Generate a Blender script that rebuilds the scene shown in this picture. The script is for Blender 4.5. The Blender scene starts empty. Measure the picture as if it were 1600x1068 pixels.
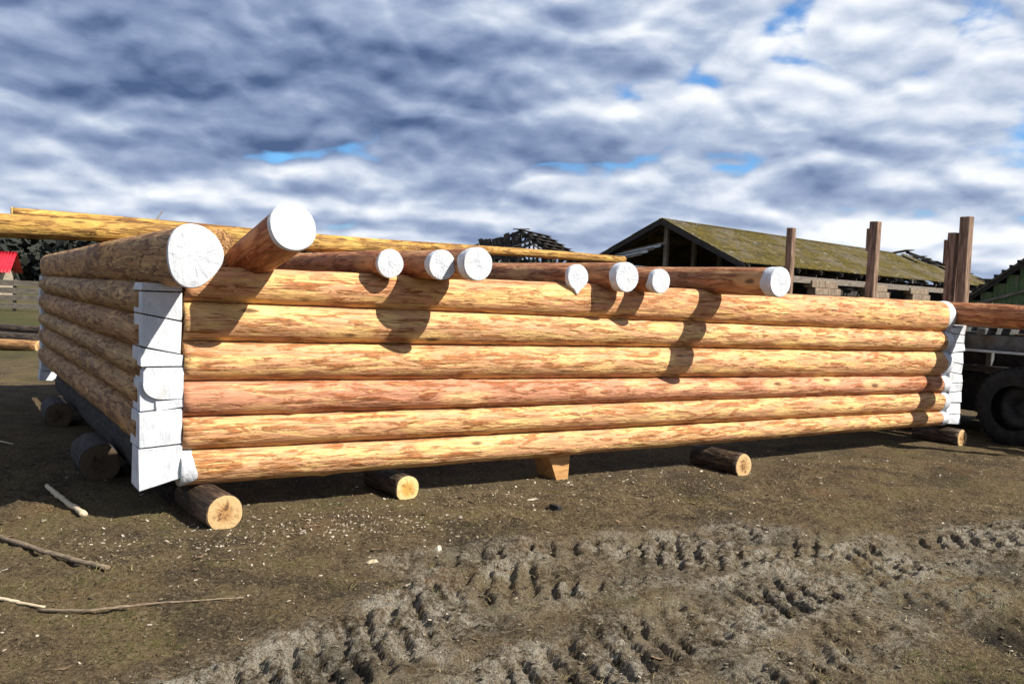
import bpy, bmesh, math, random
import numpy as np
from mathutils import Vector, Matrix

scene = bpy.context.scene
COL = scene.collection
R = math.radians

# ------------------------------------------------------------------ camera
PITCH, ROLL = 0.0549, 0.0382
EYE = 1.73
cam_d = bpy.data.cameras.new('camera')
cam_d.sensor_width = 36.0
cam_d.lens = 1415.3 / 1600 * 36.0
cam_d.clip_start = 0.05
cam_d.clip_end = 3000
cam = bpy.data.objects.new('camera', cam_d)
COL.objects.link(cam)
fw = Vector((0, math.cos(PITCH), -math.sin(PITCH)))
up = Vector((0, math.sin(PITCH), math.cos(PITCH)))
rt = Vector((1, 0, 0))
r2 = math.cos(ROLL) * rt + math.sin(ROLL) * up
u2 = -math.sin(ROLL) * rt + math.cos(ROLL) * up
cam.matrix_world = Matrix(((r2.x, u2.x, -fw.x, 0), (r2.y, u2.y, -fw.y, 0), (r2.z, u2.z, -fw.z, EYE), (0, 0, 0, 1)))
scene.camera = cam
scene.cycles.max_bounces = 6
scene.cycles.diffuse_bounces = 3

# ------------------------------------------------------------------ frame axes of the log building
TH = 0.5664
CX, CY, CZ = -2.5904, 6.3252, 0.2493
UX = Vector((math.cos(TH), math.sin(TH), 0))
VX = Vector((math.sin(TH), -math.cos(TH), 0))     # outward, towards the photographer
SUN = (UX * 0.66 + VX * 1.0 + Vector((0, 0, 1.12))).normalized()

# ------------------------------------------------------------------ colour management
vs = scene.view_settings
vs.view_transform = 'Standard'
vs.look = 'None'
vs.gamma = 1.0
vs.use_curve_mapping = False
vs.exposure = 0.85

# ------------------------------------------------------------------ node helper
class NT:
    def __init__(self, tree):
        self.t = tree
        self.n = tree.nodes
        self.l = tree.links
    def node(self, kind, **kw):
        n = self.n.new(kind)
        for k, v in kw.items():
            setattr(n, k, v)
        return n
    def inp(self, sock, v):
        if v is None:
            return
        if hasattr(v, 'is_output') or isinstance(v, bpy.types.NodeSocket):
            self.l.new(v, sock)
        else:
            if isinstance(v, (tuple, list)) and len(v) == 3 and sock.type == 'RGBA':
                v = (*v, 1.0)
            sock.default_value = v
    def math(self, op, a, b=None, c=None, clamp=False):
        n = self.node('ShaderNodeMath', operation=op, use_clamp=clamp)
        self.inp(n.inputs[0], a)
        self.inp(n.inputs[1], b)
        self.inp(n.inputs[2], c)
        return n.outputs[0]
    def vmath(self, op, a, b=None, scale=None):
        n = self.node('ShaderNodeVectorMath', operation=op)
        self.inp(n.inputs[0], a)
        self.inp(n.inputs[1], b)
        if scale is not None:
            self.inp(n.inputs['Scale'], scale)
        return n.outputs['Value'] if op in ('LENGTH', 'DOT_PRODUCT', 'DISTANCE') else n.outputs[0]
    def noise(self, vec, scale, detail=4, rough=0.55, dist=0.0, w=None):
        n = self.node('ShaderNodeTexNoise', noise_dimensions='3D')
        self.inp(n.inputs['Vector'], vec if w is None else self.shift(vec, w))
        n.inputs['Scale'].default_value = scale
        n.inputs['Detail'].default_value = detail
        n.inputs['Roughness'].default_value = rough
        n.inputs['Distortion'].default_value = dist
        return n.outputs['Fac']
    def shift(self, vec, w):
        return self.vmath('ADD', vec, self.vmath('SCALE', (1.0, 1.37, 0.73), scale=w))
    def noise_col(self, vec, scale):
        n = self.node('ShaderNodeTexNoise')
        self.inp(n.inputs['Vector'], vec)
        n.inputs['Scale'].default_value = scale
        n.inputs['Detail'].default_value = 2
        return n.outputs['Color']
    def voronoi(self, vec, scale, feature='F1', w=None):
        n = self.node('ShaderNodeTexVoronoi', feature=feature, voronoi_dimensions='3D')
        self.inp(n.inputs['Vector'], vec if w is None else self.shift(vec, w))
        n.inputs['Scale'].default_value = scale
        return n
    def mapr(self, v, a, b, c=0.0, d=1.0, smooth=True):
        n = self.node('ShaderNodeMapRange', interpolation_type='SMOOTHSTEP' if smooth else 'LINEAR')
        self.inp(n.inputs[0], v)
        for i, x in enumerate((a, b, c, d)):
            n.inputs[i + 1].default_value = x
        return n.outputs[0]
    def ramp(self, fac, stops):
        n = self.node('ShaderNodeValToRGB')
        cr = n.color_ramp
        while len(cr.elements) < len(stops):
            cr.elements.new(0.5)
        for e, (p, c) in zip(cr.elements, stops):
            e.position = p
            e.color = (*c, 1)
        self.inp(n.inputs[0], fac)
        return n.outputs[0]
    def mix(self, fac, a, b, mode='MIX'):
        n = self.node('ShaderNodeMix', data_type='RGBA', blend_type=mode)
        self.inp(n.inputs[0], fac)
        self.inp(n.inputs[6], a)
        self.inp(n.inputs[7], b)
        return n.outputs[2]
    def bump(self, h, strength=0.5, dist=0.02, normal=None):
        n = self.node('ShaderNodeBump')
        n.inputs['Strength'].default_value = strength
        n.inputs['Distance'].default_value = dist
        self.inp(n.inputs['Height'], h)
        if normal is not None:
            self.inp(n.inputs['Normal'], normal)
        return n.outputs[0]

def new_mat(name):
    m = bpy.data.materials.new(name)
    m.use_nodes = True
    m.node_tree.nodes.clear()
    N = NT(m.node_tree)
    out = N.node('ShaderNodeOutputMaterial')
    b = N.node('ShaderNodeBsdfPrincipled')
    N.l.new(b.outputs[0], out.inputs[0])
    b.inputs['Specular IOR Level'].default_value = 0.25
    b.inputs['Roughness'].default_value = 0.8
    return m, N, b

# ------------------------------------------------------------------ world: Nishita sky with a deck of broken cumulus
world = bpy.data.worlds.new('World')
scene.world = world
world.use_nodes = True
world.node_tree.nodes.clear()
N = NT(world.node_tree)
wout = N.node('ShaderNodeOutputWorld')
sky = N.node('ShaderNodeTexSky', sky_type='NISHITA')
sky.sun_disc = False
sky.sun_elevation = math.asin(SUN.z)
sky.sun_rotation = math.atan2(SUN.x, SUN.y)
sky.air_density = 1.0
sky.dust_density = 0.3
sky.ozone_density = 3.0
tc = N.node('ShaderNodeTexCoord')
sep = N.node('ShaderNodeSeparateXYZ')
N.l.new(tc.outputs['Generated'], sep.inputs[0])
zpos = N.math('MAXIMUM', sep.outputs[2], 0.0)
CLOUD_SEED = (39.8, 13.4)
def cloud_p(dz):
    # the cloud deck seen in perspective: bands crowd together towards the horizon
    k = N.math('ADD', zpos, 0.17 + dz)
    cb = N.node('ShaderNodeCombineXYZ')
    N.l.new(N.math('ADD', N.math('DIVIDE', sep.outputs[0], k), CLOUD_SEED[0]), cb.inputs[0])
    N.l.new(N.math('ADD', N.math('DIVIDE', sep.outputs[1], k), CLOUD_SEED[1]), cb.inputs[1])
    return cb.outputs[0]
def cloud_n(dz):
    p = cloud_p(dz)
    a = N.noise(p, 1.05, detail=3, rough=0.5)
    # billows: the sides of the clouds have height of their own
    d = N.vmath('MULTIPLY', N.vmath('ADD', tc.outputs['Generated'], (0, 0, dz)), (1, 1, 2.1))
    dw = N.vmath('ADD', d, N.vmath('SCALE', N.noise_col(d, 9.0), scale=0.10))
    vo = N.voronoi(dw, 8.5, 'F1')
    vo.inputs['Detail'].default_value = 2.0
    vo.inputs['Roughness'].default_value = 0.45
    puff = N.math('SUBTRACT', 0.75, vo.outputs['Distance'])
    f = N.noise(d, 26.0, detail=6, rough=0.6)
    return N.math('ADD', N.math('ADD', N.math('MULTIPLY', a, 0.86), N.math('MULTIPLY', puff, 0.21)), N.math('MULTIPLY', f, 0.10))
p0 = cloud_p(0.0)
n0 = cloud_n(0.0)
n_up = cloud_n(0.014)
n_big = N.noise(p0, 0.50, detail=1, rough=0.5)
relief = N.math('SUBTRACT', n0, n_up)
shade = N.math('ADD', N.math('MULTIPLY', relief, 3.3), 0.45)
shade = N.math('ADD', shade, N.math('MULTIPLY', N.math('SUBTRACT', n_big, 0.5), -1.35))
shade = N.math('ADD', shade, N.math('MULTIPLY', N.math('SUBTRACT', 0.57, n0), 0.8))
ccol = N.ramp(shade, [(0.0, (0.062, 0.100, 0.200)), (0.18, (0.125, 0.175, 0.300)), (0.38, (0.205, 0.265, 0.405)), (0.60, (0.335, 0.400, 0.530)), (0.82, (0.55, 0.60, 0.685)), (1.0, (0.74, 0.76, 0.79))])
cov = N.mapr(n0, 0.272, 0.345)
bg_sky = N.node('ShaderNodeBackground')
bg_sky.inputs[1].default_value = 0.07
N.l.new(N.mix(1.0, sky.outputs[0], (0.55, 0.95, 1.30), 'MULTIPLY'), bg_sky.inputs[0])
bg_cl = N.node('ShaderNodeBackground')
bg_cl.inputs[1].default_value = 0.74
N.l.new(ccol, bg_cl.inputs[0])
mxs = N.node('ShaderNodeMixShader')
N.l.new(cov, mxs.inputs[0])
N.l.new(bg_sky.outputs[0], mxs.inputs[1])
N.l.new(bg_cl.outputs[0], mxs.inputs[2])
N.l.new(mxs.outputs[0], wout.inputs[0])

# ------------------------------------------------------------------ sun
sd = bpy.data.lights.new('sun', 'SUN')
sd.energy = 4.9
sd.angle = R(0.55)
sd.color = (1.0, 0.945, 0.85)
so = bpy.data.objects.new('sun', sd)
COL.objects.link(so)
so.rotation_euler = SUN.to_track_quat('Z', 'Y').to_euler()
so.location = (12, -8, 20)

# ------------------------------------------------------------------ object helpers
def link(o, parent=None):
    COL.objects.link(o)
    if parent is not None:
        o.parent = parent
    return o

def tag(o, label=None, cat=None, group=None, kind=None):
    if label: o['label'] = label
    if cat: o['category'] = cat
    if group: o['group'] = group
    if kind: o['kind'] = kind
    return o

def empty(name, loc=(0, 0, 0), rz=0.0, label=None, cat=None, group=None):
    o = bpy.data.objects.new(name, None)
    o.empty_display_size = 0.2
    o.location = loc
    o.rotation_euler = (0, 0, rz)
    COL.objects.link(o)
    return tag(o, label, cat, group)

def obj_np(name, verts, faces, mat, parent=None, smooth=True):
    me = bpy.data.meshes.new(name)
    me.from_pydata([tuple(v) for v in verts], [], [tuple(f) for f in faces])
    me.materials.append(mat)
    if smooth:
        me.polygons.foreach_set('use_smooth', [True] * len(me.polygons))
    me.update()
    return link(bpy.data.objects.new(name, me), parent)

def obj_bm(name, bm, mat, parent=None, smooth=False):
    me = bpy.data.meshes.new(name)
    bmesh.ops.recalc_face_normals(bm, faces=bm.faces[:])
    bm.to_mesh(me)
    bm.free()
    me.materials.append(mat)
    if smooth:
        me.polygons.foreach_set('use_smooth', [True] * len(me.polygons))
    return link(bpy.data.objects.new(name, me), parent)

def bm_box(bm, lo, hi, bevel=0.0, jit=0.0, rng=random):
    vs_ = []
    for z in (lo[2], hi[2]):
        for x, y in ((lo[0], lo[1]), (hi[0], lo[1]), (hi[0], hi[1]), (lo[0], hi[1])):
            vs_.append(bm.verts.new((x + rng.uniform(-jit, jit), y + rng.uniform(-jit, jit), z + rng.uniform(-jit, jit))))
    fs = [bm.faces.new([vs_[i] for i in q]) for q in ((3, 2, 1, 0), (4, 5, 6, 7), (0, 1, 5, 4), (1, 2, 6, 5), (2, 3, 7, 6), (3, 0, 4, 7))]
    if bevel > 0:
        es = list({e for f in fs for e in f.edges})
        bmesh.ops.bevel(bm, geom=es, offset=bevel, segments=1, affect='EDGES', profile=0.7)

def box(name, lo, hi, mat, parent=None, bevel=0.0, jit=0.0, rng=random):
    bm = bmesh.new()
    bm_box(bm, lo, hi, bevel, jit, rng)
    return obj_bm(name, bm, mat, parent)

def beam(name, a, b, w, h, mat, parent=None, bevel=0.006, roll=0.0, jit=0.0):
    """squared timber from a to b, w wide and h high"""
    a, b = Vector(a), Vector(b)
    d = b - a
    bm = bmesh.new()
    bm_box(bm, (0, -w / 2, -h / 2), (d.length, w / 2, h / 2), bevel, jit)
    o = obj_bm(name, bm, mat, parent)
    q = d.to_track_quat('X', 'Z')
    o.rotation_mode = 'QUATERNION'
    from mathutils import Quaternion
    o.rotation_quaternion = q @ Quaternion((1, 0, 0), roll)
    o.location = a
    return o

# ------------------------------------------------------------------ numpy value noise
def vnoise(x, y, seed=0):
    xi = np.floor(x).astype(np.int64)
    yi = np.floor(y).astype(np.int64)
    fx = x - xi
    fy = y - yi
    fx = fx * fx * (3 - 2 * fx)
    fy = fy * fy * (3 - 2 * fy)
    def h(a, b):
        n = (a * 374761393 + b * 668265263 + seed * 1442695041) & 0xffffffff
        n = ((n ^ (n >> 13)) * 1274126177) & 0xffffffff
        n = n ^ (n >> 16)
        return (n & 0xffff) / 65535.0
    return (h(xi, yi) * (1 - fx) + h(xi + 1, yi) * fx) * (1 - fy) + (h(xi, yi + 1) * (1 - fx) + h(xi + 1, yi + 1) * fx) * fy

def fbm(x, y, octv=4, seed=0, gain=0.5):
    s, a, t = 0.0, 1.0, 0.0
    for i in range(octv):
        s = s + a * vnoise(x * 2 ** i + 17.3 * i, y * 2 ** i - 9.1 * i, seed + i)
        t += a
        a *= gain
    return s / t

def sst(a, b, x):
    t = np.clip((x - a) / (b - a), 0, 1)
    return t * t * (3 - 2 * t)

# ------------------------------------------------------------------ materials
def log_material(name, wood, pink, brown, pink_lo, pink_hi, brown_lo, brown_hi, tint=0.12, grey=0.0, knots=True):
    m, N, b = new_mat(name)
    tc = N.node('ShaderNodeTexCoord')
    oi = N.node('ShaderNodeObjectInfo')
    w = N.math('MULTIPLY', oi.outputs['Random'], 60.0)
    O = tc.outputs['Object']
    v_str = N.vmath('MULTIPLY', O, (1.8, 36, 36))
    v_pat = N.vmath('MULTIPLY', O, (1.9, 11.0, 11.0))
    v_fac = N.vmath('MULTIPLY', O, (3.5, 15, 15))
    v_fin = N.vmath('MULTIPLY', O, (14, 60, 60))
    streak = N.noise(v_str, 1.0, 5, 0.6, 0.4, w)
    pat = N.noise(v_pat, 1.0, 6, 0.62, 0.7, w)
    pat2 = N.noise(v_pat, 1.35, 6, 0.66, 1.0, N.math('ADD', w, 19.0))
    fine = N.noise(v_fin, 1.0, 3, 0.6, 0.0, w)
    wcol = N.mix(N.mapr(streak, 0.35, 0.68), tuple(c * (1 - tint * 1.6) for c in wood), tuple(min(1, c * (1 + tint)) for c in wood))
    e = N.math('ADD', pat, N.math('MULTIPLY', N.math('SUBTRACT', streak, 0.5), 0.34))
    mp = N.mapr(e, pink_lo, pink_hi)
    pcol = N.mix(N.mapr(streak, 0.3, 0.7), tuple(c * 0.72 for c in pink), tuple(min(1, c * 1.15) for c in pink))
    col = N.mix(mp, wcol, pcol)
    e2 = N.math('ADD', pat2, N.math('MULTIPLY', N.math('SUBTRACT', streak, 0.5), 0.5))
    mb = N.mapr(e2, brown_lo, brown_hi)
    bcol = N.mix(N.mapr(fine, 0.3, 0.7), tuple(c * 0.6 for c in brown), tuple(min(1, c * 1.25) for c in brown))
    col = N.mix(mb, col, bcol)
    v_fl = N.vmath('MULTIPLY', O, (3.6, 30, 30))
    fleck = N.mapr(N.noise(v_fl, 1.0, 4, 0.65, 0.5, N.math('ADD', w, 31.0)), 0.56, 0.66)
    col = N.mix(N.math('MULTIPLY', fleck, 0.8), col, tuple(c * 1.15 for c in brown))
    pale = N.mapr(N.noise(v_fl, 0.8, 4, 0.65, 0.5, N.math('ADD', w, 43.0)), 0.57, 0.66)
    col = N.mix(N.math('MULTIPLY', pale, 0.7), col, tuple(min(1, c * 1.12) for c in wood))
    if knots:
        v_k = N.vmath('MULTIPLY', O, (1.25, 3.6, 3.6))
        vo = N.voronoi(v_k, 1.0, 'F1', w)
        wob = N.math('ADD', vo.outputs['Distance'], N.math('MULTIPLY', N.math('SUBTRACT', fine, 0.5), 0.05))
        sc = N.node('ShaderNodeSeparateColor')
        N.l.new(vo.outputs['Color'], sc.inputs[0])
        gate = N.mapr(sc.outputs[0], 0.30, 0.34)
        halo = N.math('MULTIPLY', N.mapr(wob, 0.34, 0.20), gate)
        spot = N.math('MULTIPLY', N.mapr(wob, 0.115, 0.05), gate)
        col = N.mix(N.math('MULTIPLY', halo, 0.75), col, tuple(min(1, c * 1.05) for c in wood))
        col = N.mix(N.math('MULTIPLY', spot, 0.88), col, (0.10, 0.045, 0.018))
    tone = N.math('FRACT', N.math('MULTIPLY', oi.outputs['Random'], 7.31))
    col = N.mix(1.0, col, N.mix(tone, (1.0, 0.90, 0.84), (1.0, 1.04, 1.0)), 'MULTIPLY')
    # dark drawknife nicks and drying cracks, running along the grain
    v_c = N.vmath('MULTIPLY', O, (2.6, 42, 42))
    cr = N.noise(v_c, 1.0, 2, 0.5, 0.2, N.math('ADD', w, 7.0))
    crm = N.mapr(cr, 0.68, 0.735)
    col = N.mix(N.math('MULTIPLY', crm, 0.75), col, (0.12, 0.055, 0.025))
    v_d = N.vmath('MULTIPLY', O, (34, 55, 55))
    dots = N.mapr(N.noise(v_d, 1.0, 1, 0.5, 0.0, w), 0.70, 0.76)
    col = N.mix(N.math('MULTIPLY', dots, 0.55), col, (0.16, 0.08, 0.035))
    N.l.new(col, b.inputs['Base Color'])
    h = N.math('ADD', N.math('MULTIPLY', streak, 0.5), N.math('ADD', N.math('MULTIPLY', mb, 0.35), N.math('MULTIPLY', mp, 0.2)))
    h = N.math('SUBTRACT', h, N.math('MULTIPLY', crm, 0.6))
    h = N.math('ADD', h, N.math('MULTIPLY', fleck, 0.35))
    h = N.math('SUBTRACT', h, N.math('MULTIPLY', pale, 0.25))
    facet = N.noise(v_fac, 1.0, 2, 0.5, 0.0, w)
    h = N.math('ADD', h, N.math('ADD', N.math('MULTIPLY', fine, 0.25), N.math('MULTIPLY', facet, 1.3)))
    N.l.new(N.bump(h, 0.75, 0.016), b.inputs['Normal'])
    b.inputs['Roughness'].default_value = 0.62
    return m

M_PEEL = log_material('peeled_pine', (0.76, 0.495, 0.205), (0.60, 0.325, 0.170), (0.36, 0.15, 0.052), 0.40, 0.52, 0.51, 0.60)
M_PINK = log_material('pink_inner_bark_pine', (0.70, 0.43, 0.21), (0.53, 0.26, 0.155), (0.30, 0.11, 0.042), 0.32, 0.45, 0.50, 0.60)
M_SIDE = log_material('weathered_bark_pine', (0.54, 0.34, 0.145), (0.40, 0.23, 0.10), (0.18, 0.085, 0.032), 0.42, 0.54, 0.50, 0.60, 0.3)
M_BEAM = log_material('red_brown_pine', (0.58, 0.32, 0.14), (0.43, 0.19, 0.09), (0.24, 0.085, 0.032), 0.38, 0.50, 0.47, 0.58, 0.25)
M_POLE = log_material('yellow_pine_pole', (0.56, 0.335, 0.085), (0.42, 0.23, 0.06), (0.20, 0.095, 0.026), 0.44, 0.55, 0.48, 0.58, 0.25)
M_BARK = log_material('rough_grey_bark', (0.15, 0.11, 0.08), (0.09, 0.065, 0.045), (0.035, 0.025, 0.018), 0.40, 0.52, 0.44, 0.54, 0.25, knots=False)

def paint_material():
    m, N, b = new_mat('white_end_paint')
    tc = N.node('ShaderNodeTexCoord')
    oi = N.node('ShaderNodeObjectInfo')
    w = N.math('MULTIPLY', oi.outputs['Random'], 40.0)
    O = tc.outputs['Object']
    big = N.noise(O, 9.0, 4, 0.6, 0.0, w)
    fine = N.noise(O, 60.0, 4, 0.65, 0.0, w)
    col = N.mix(N.mapr(big, 0.35, 0.7), (0.49, 0.51, 0.545), (0.64, 0.65, 0.66))
    grain = N.noise(N.vmath('MULTIPLY', O, (30, 30, 5)), 1.0, 3, 0.6, 0.3, w)
    col = N.mix(N.mapr(grain, 0.62, 0.74, 0, 0.6), col, (0.32, 0.33, 0.36))
    col = N.mix(N.mapr(fine, 0.62, 0.72, 0, 0.5), col, (0.30, 0.28, 0.26))
    stain = N.noise(O, 5.0, 5, 0.65, 0.5, N.math('ADD', w, 5.0))
    col = N.mix(N.mapr(stain, 0.58, 0.72, 0, 0.4), col, (0.42, 0.38, 0.31))
    N.l.new(col, b.inputs['Base Color'])
    N.l.new(N.bump(N.math('ADD', grain, N.math('MULTIPLY', fine, 0.5)), 0.8, 0.010), b.inputs['Normal'])
    b.inputs['Roughness'].default_value = 0.8
    return m
M_WHITE = paint_material()

def cut_material(name, outer, inner, heart):
    m, N, b = new_mat(name)
    tc = N.node('ShaderNodeTexCoord')
    oi = N.node('ShaderNodeObjectInfo')
    w = N.math('MULTIPLY', oi.outputs['Random'], 40.0)
    O = tc.outputs['Object']
    sp = N.node('ShaderNodeSeparateXYZ')
    N.l.new(O, sp.inputs[0])
    wob = N.math('MULTIPLY', N.math('SUBTRACT', N.noise(O, 14, 3, 0.6, 0, w), 0.5), 0.05)
    r = N.math('SQRT', N.math('ADD', N.math('POWER', N.math('ABSOLUTE', sp.outputs[1]), 2.0), N.math('POWER', N.math('ABSOLUTE', sp.outputs[2]), 2.0)))
    r = N.math('ADD', r, wob)
    rings = N.math('SINE', N.math('MULTIPLY', r, 900.0))
    col = N.mix(N.mapr(r, 0.035, 0.085), inner, outer)
    col = N.mix(N.math('MULTIPLY', N.mapr(rings, 0.3, 1.0), 0.35), col, tuple(c * 0.62 for c in outer))
    blot = N.noise(O, 22, 4, 0.65, 0.5, w)
    col = N.mix(N.math('MULTIPLY', N.mapr(blot, 0.50, 0.62), N.mapr(r, 0.115, 0.05)), col, heart)
    N.l.new(col, b.inputs['Base Color'])
    N.l.new(N.bump(N.math('ADD', rings, N.math('MULTIPLY', blot, 3.0)), 0.3, 0.004), b.inputs['Normal'])
    return m
M_CUT = cut_material('sawn_end_grain', (0.54, 0.36, 0.17), (0.38, 0.21, 0.08), (0.14, 0.07, 0.03))
M_CUTSHADE = cut_material('shade_end_grain', (0.09, 0.062, 0.036), (0.065, 0.042, 0.022), (0.03, 0.018, 0.01))  # end grain coloured dark to stand in for deep shade
M_CUTY = cut_material('fresh_end_grain', (0.70, 0.50, 0.22), (0.52, 0.30, 0.07), (0.36, 0.17, 0.04))

def plain_material(name, c1, c2, scale=6.0, rough=0.8, stretch=(1, 1, 1), bump=0.3, metal=0.0, c3=None):
    m, N, b = new_mat(name)
    tc = N.node('ShaderNodeTexCoord')
    oi = N.node('ShaderNodeObjectInfo')
    w = N.math('MULTIPLY', oi.outputs['Random'], 40.0)
    O = N.vmath('MULTIPLY', tc.outputs['Object'], stretch)
    n = N.noise(O, scale, 6, 0.62, 0.3, w)
    col = N.mix(N.mapr(n, 0.32, 0.68), c1, c2)
    if c3 is not None:
        n3 = N.noise(O, scale * 0.6, 6, 0.65, 0.6, N.math('ADD', w, 11.0))
        col = N.mix(N.mapr(n3, 0.52, 0.62), col, c3)
    N.l.new(col, b.inputs['Base Color'])
    b.inputs['Roughness'].default_value = rough
    b.inputs['Metallic'].default_value = metal
    if bump:
        N.l.new(N.bump(n, bump, 0.02), b.inputs['Normal'])
    return m

M_OLDWOOD = plain_material('old_grey_timber', (0.10, 0.08, 0.065), (0.22, 0.19, 0.16), 3.0, 0.85, (1, 9, 9))
M_DARKWOOD = plain_material('tarred_and_shade_timber', (0.020, 0.018, 0.017), (0.06, 0.052, 0.046), 4.0, 0.85, (1, 8, 8))  # also painted-in shade on the left support logs and the added inner log
M_STAKE = plain_material('brown_stake_timber', (0.10, 0.06, 0.04), (0.30, 0.20, 0.14), 3.0, 0.8, (9, 9, 1.2))
M_STEEL = plain_material('grey_green_painted_steel', (0.055, 0.058, 0.056), (0.125, 0.13, 0.127), 5.0, 0.6, c3=(0.12, 0.07, 0.045))
M_RUBBER = plain_material('worn_rubber', (0.009, 0.009, 0.009), (0.022, 0.021, 0.02), 12.0, 0.85)
M_RIM = plain_material('dirty_rim_paint', (0.016, 0.016, 0.016), (0.04, 0.037, 0.034), 10.0, 0.7)
M_BLOCK = plain_material('pale_silicate_block', (0.15, 0.11, 0.078), (0.26, 0.20, 0.145), 4.0, 0.9)
M_BOARD = plain_material('sawn_orange_board', (0.34, 0.17, 0.06), (0.55, 0.31, 0.12), 4.0, 0.75, (1, 8, 8))
M_FENCE = plain_material('grey_fence_plank', (0.08, 0.068, 0.055), (0.20, 0.17, 0.135), 3.0, 0.85, (1, 9, 9))
M_RED = plain_material('red_sheet_metal', (0.42, 0.012, 0.025), (0.55, 0.02, 0.035), 3.0, 0.5, bump=0.1)
M_CREAM = plain_material('tan_plaster', (0.30, 0.25, 0.18), (0.42, 0.36, 0.27), 3.0, 0.9)
M_GREENW = plain_material('green_painted_plank', (0.05, 0.085, 0.035), (0.10, 0.15, 0.06), 3.0, 0.8, (6, 6, 1), c3=(0.13, 0.12, 0.08))
M_SLAT = plain_material('pale_blue_grey_slat', (0.33, 0.37, 0.40), (0.50, 0.54, 0.56), 4.0, 0.7)
M_STICK = plain_material('dry_stick', (0.10, 0.075, 0.05), (0.24, 0.18, 0.12), 8.0, 0.85, (1, 8, 8))
M_PALESTICK = plain_material('pale_split_wood', (0.42, 0.33, 0.21), (0.60, 0.50, 0.34), 8.0, 0.8, (1, 8, 8))
M_TWIG = plain_material('bare_spring_wood', (0.016, 0.019, 0.016), (0.034, 0.036, 0.028), 0.4, 0.9, bump=0)
M_CHIP = plain_material('pale_wood_chip', (0.24, 0.19, 0.12), (0.55, 0.49, 0.40), 1.7, 0.8, bump=0)
M_STRAW = plain_material('dry_grass_straw', (0.10, 0.08, 0.035), (0.33, 0.26, 0.14), 1.3, 0.85, bump=0)
M_SCRAP = plain_material('black_scrap', (0.012, 0.012, 0.012), (0.03, 0.028, 0.026), 12, 0.8)

def moss_roof_material():
    m, N, b = new_mat('mossy_cement_sheet')
    geo = N.node('ShaderNodeNewGeometry')
    P = geo.outputs['Position']
    a = N.noise(P, 0.55, 6, 0.68, 0.4)
    f = N.noise(P, 5.5, 5, 0.7, 0.2)
    col = N.mix(N.mapr(f, 0.35, 0.65), (0.060, 0.048, 0.030), (0.135, 0.112, 0.072))
    e = N.math('ADD', a, N.math('MULTIPLY', N.math('SUBTRACT', f, 0.5), 0.55))
    moss = N.mix(N.mapr(f, 0.35, 0.7), (0.036, 0.030, 0.006), (0.120, 0.086, 0.014))
    col = N.mix(N.mapr(e, 0.36, 0.56), col, moss)
    col = N.mix(N.mapr(N.noise(P, 3.2, 4, 0.7), 0.60, 0.68), col, (0.20, 0.185, 0.15))
    N.l.new(col, b.inputs['Base Color'])
    N.l.new(N.bump(f, 0.6, 0.05), b.inputs['Normal'])
    b.inputs['Roughness'].default_value = 0.95
    return m
M_MOSS = moss_roof_material()

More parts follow.
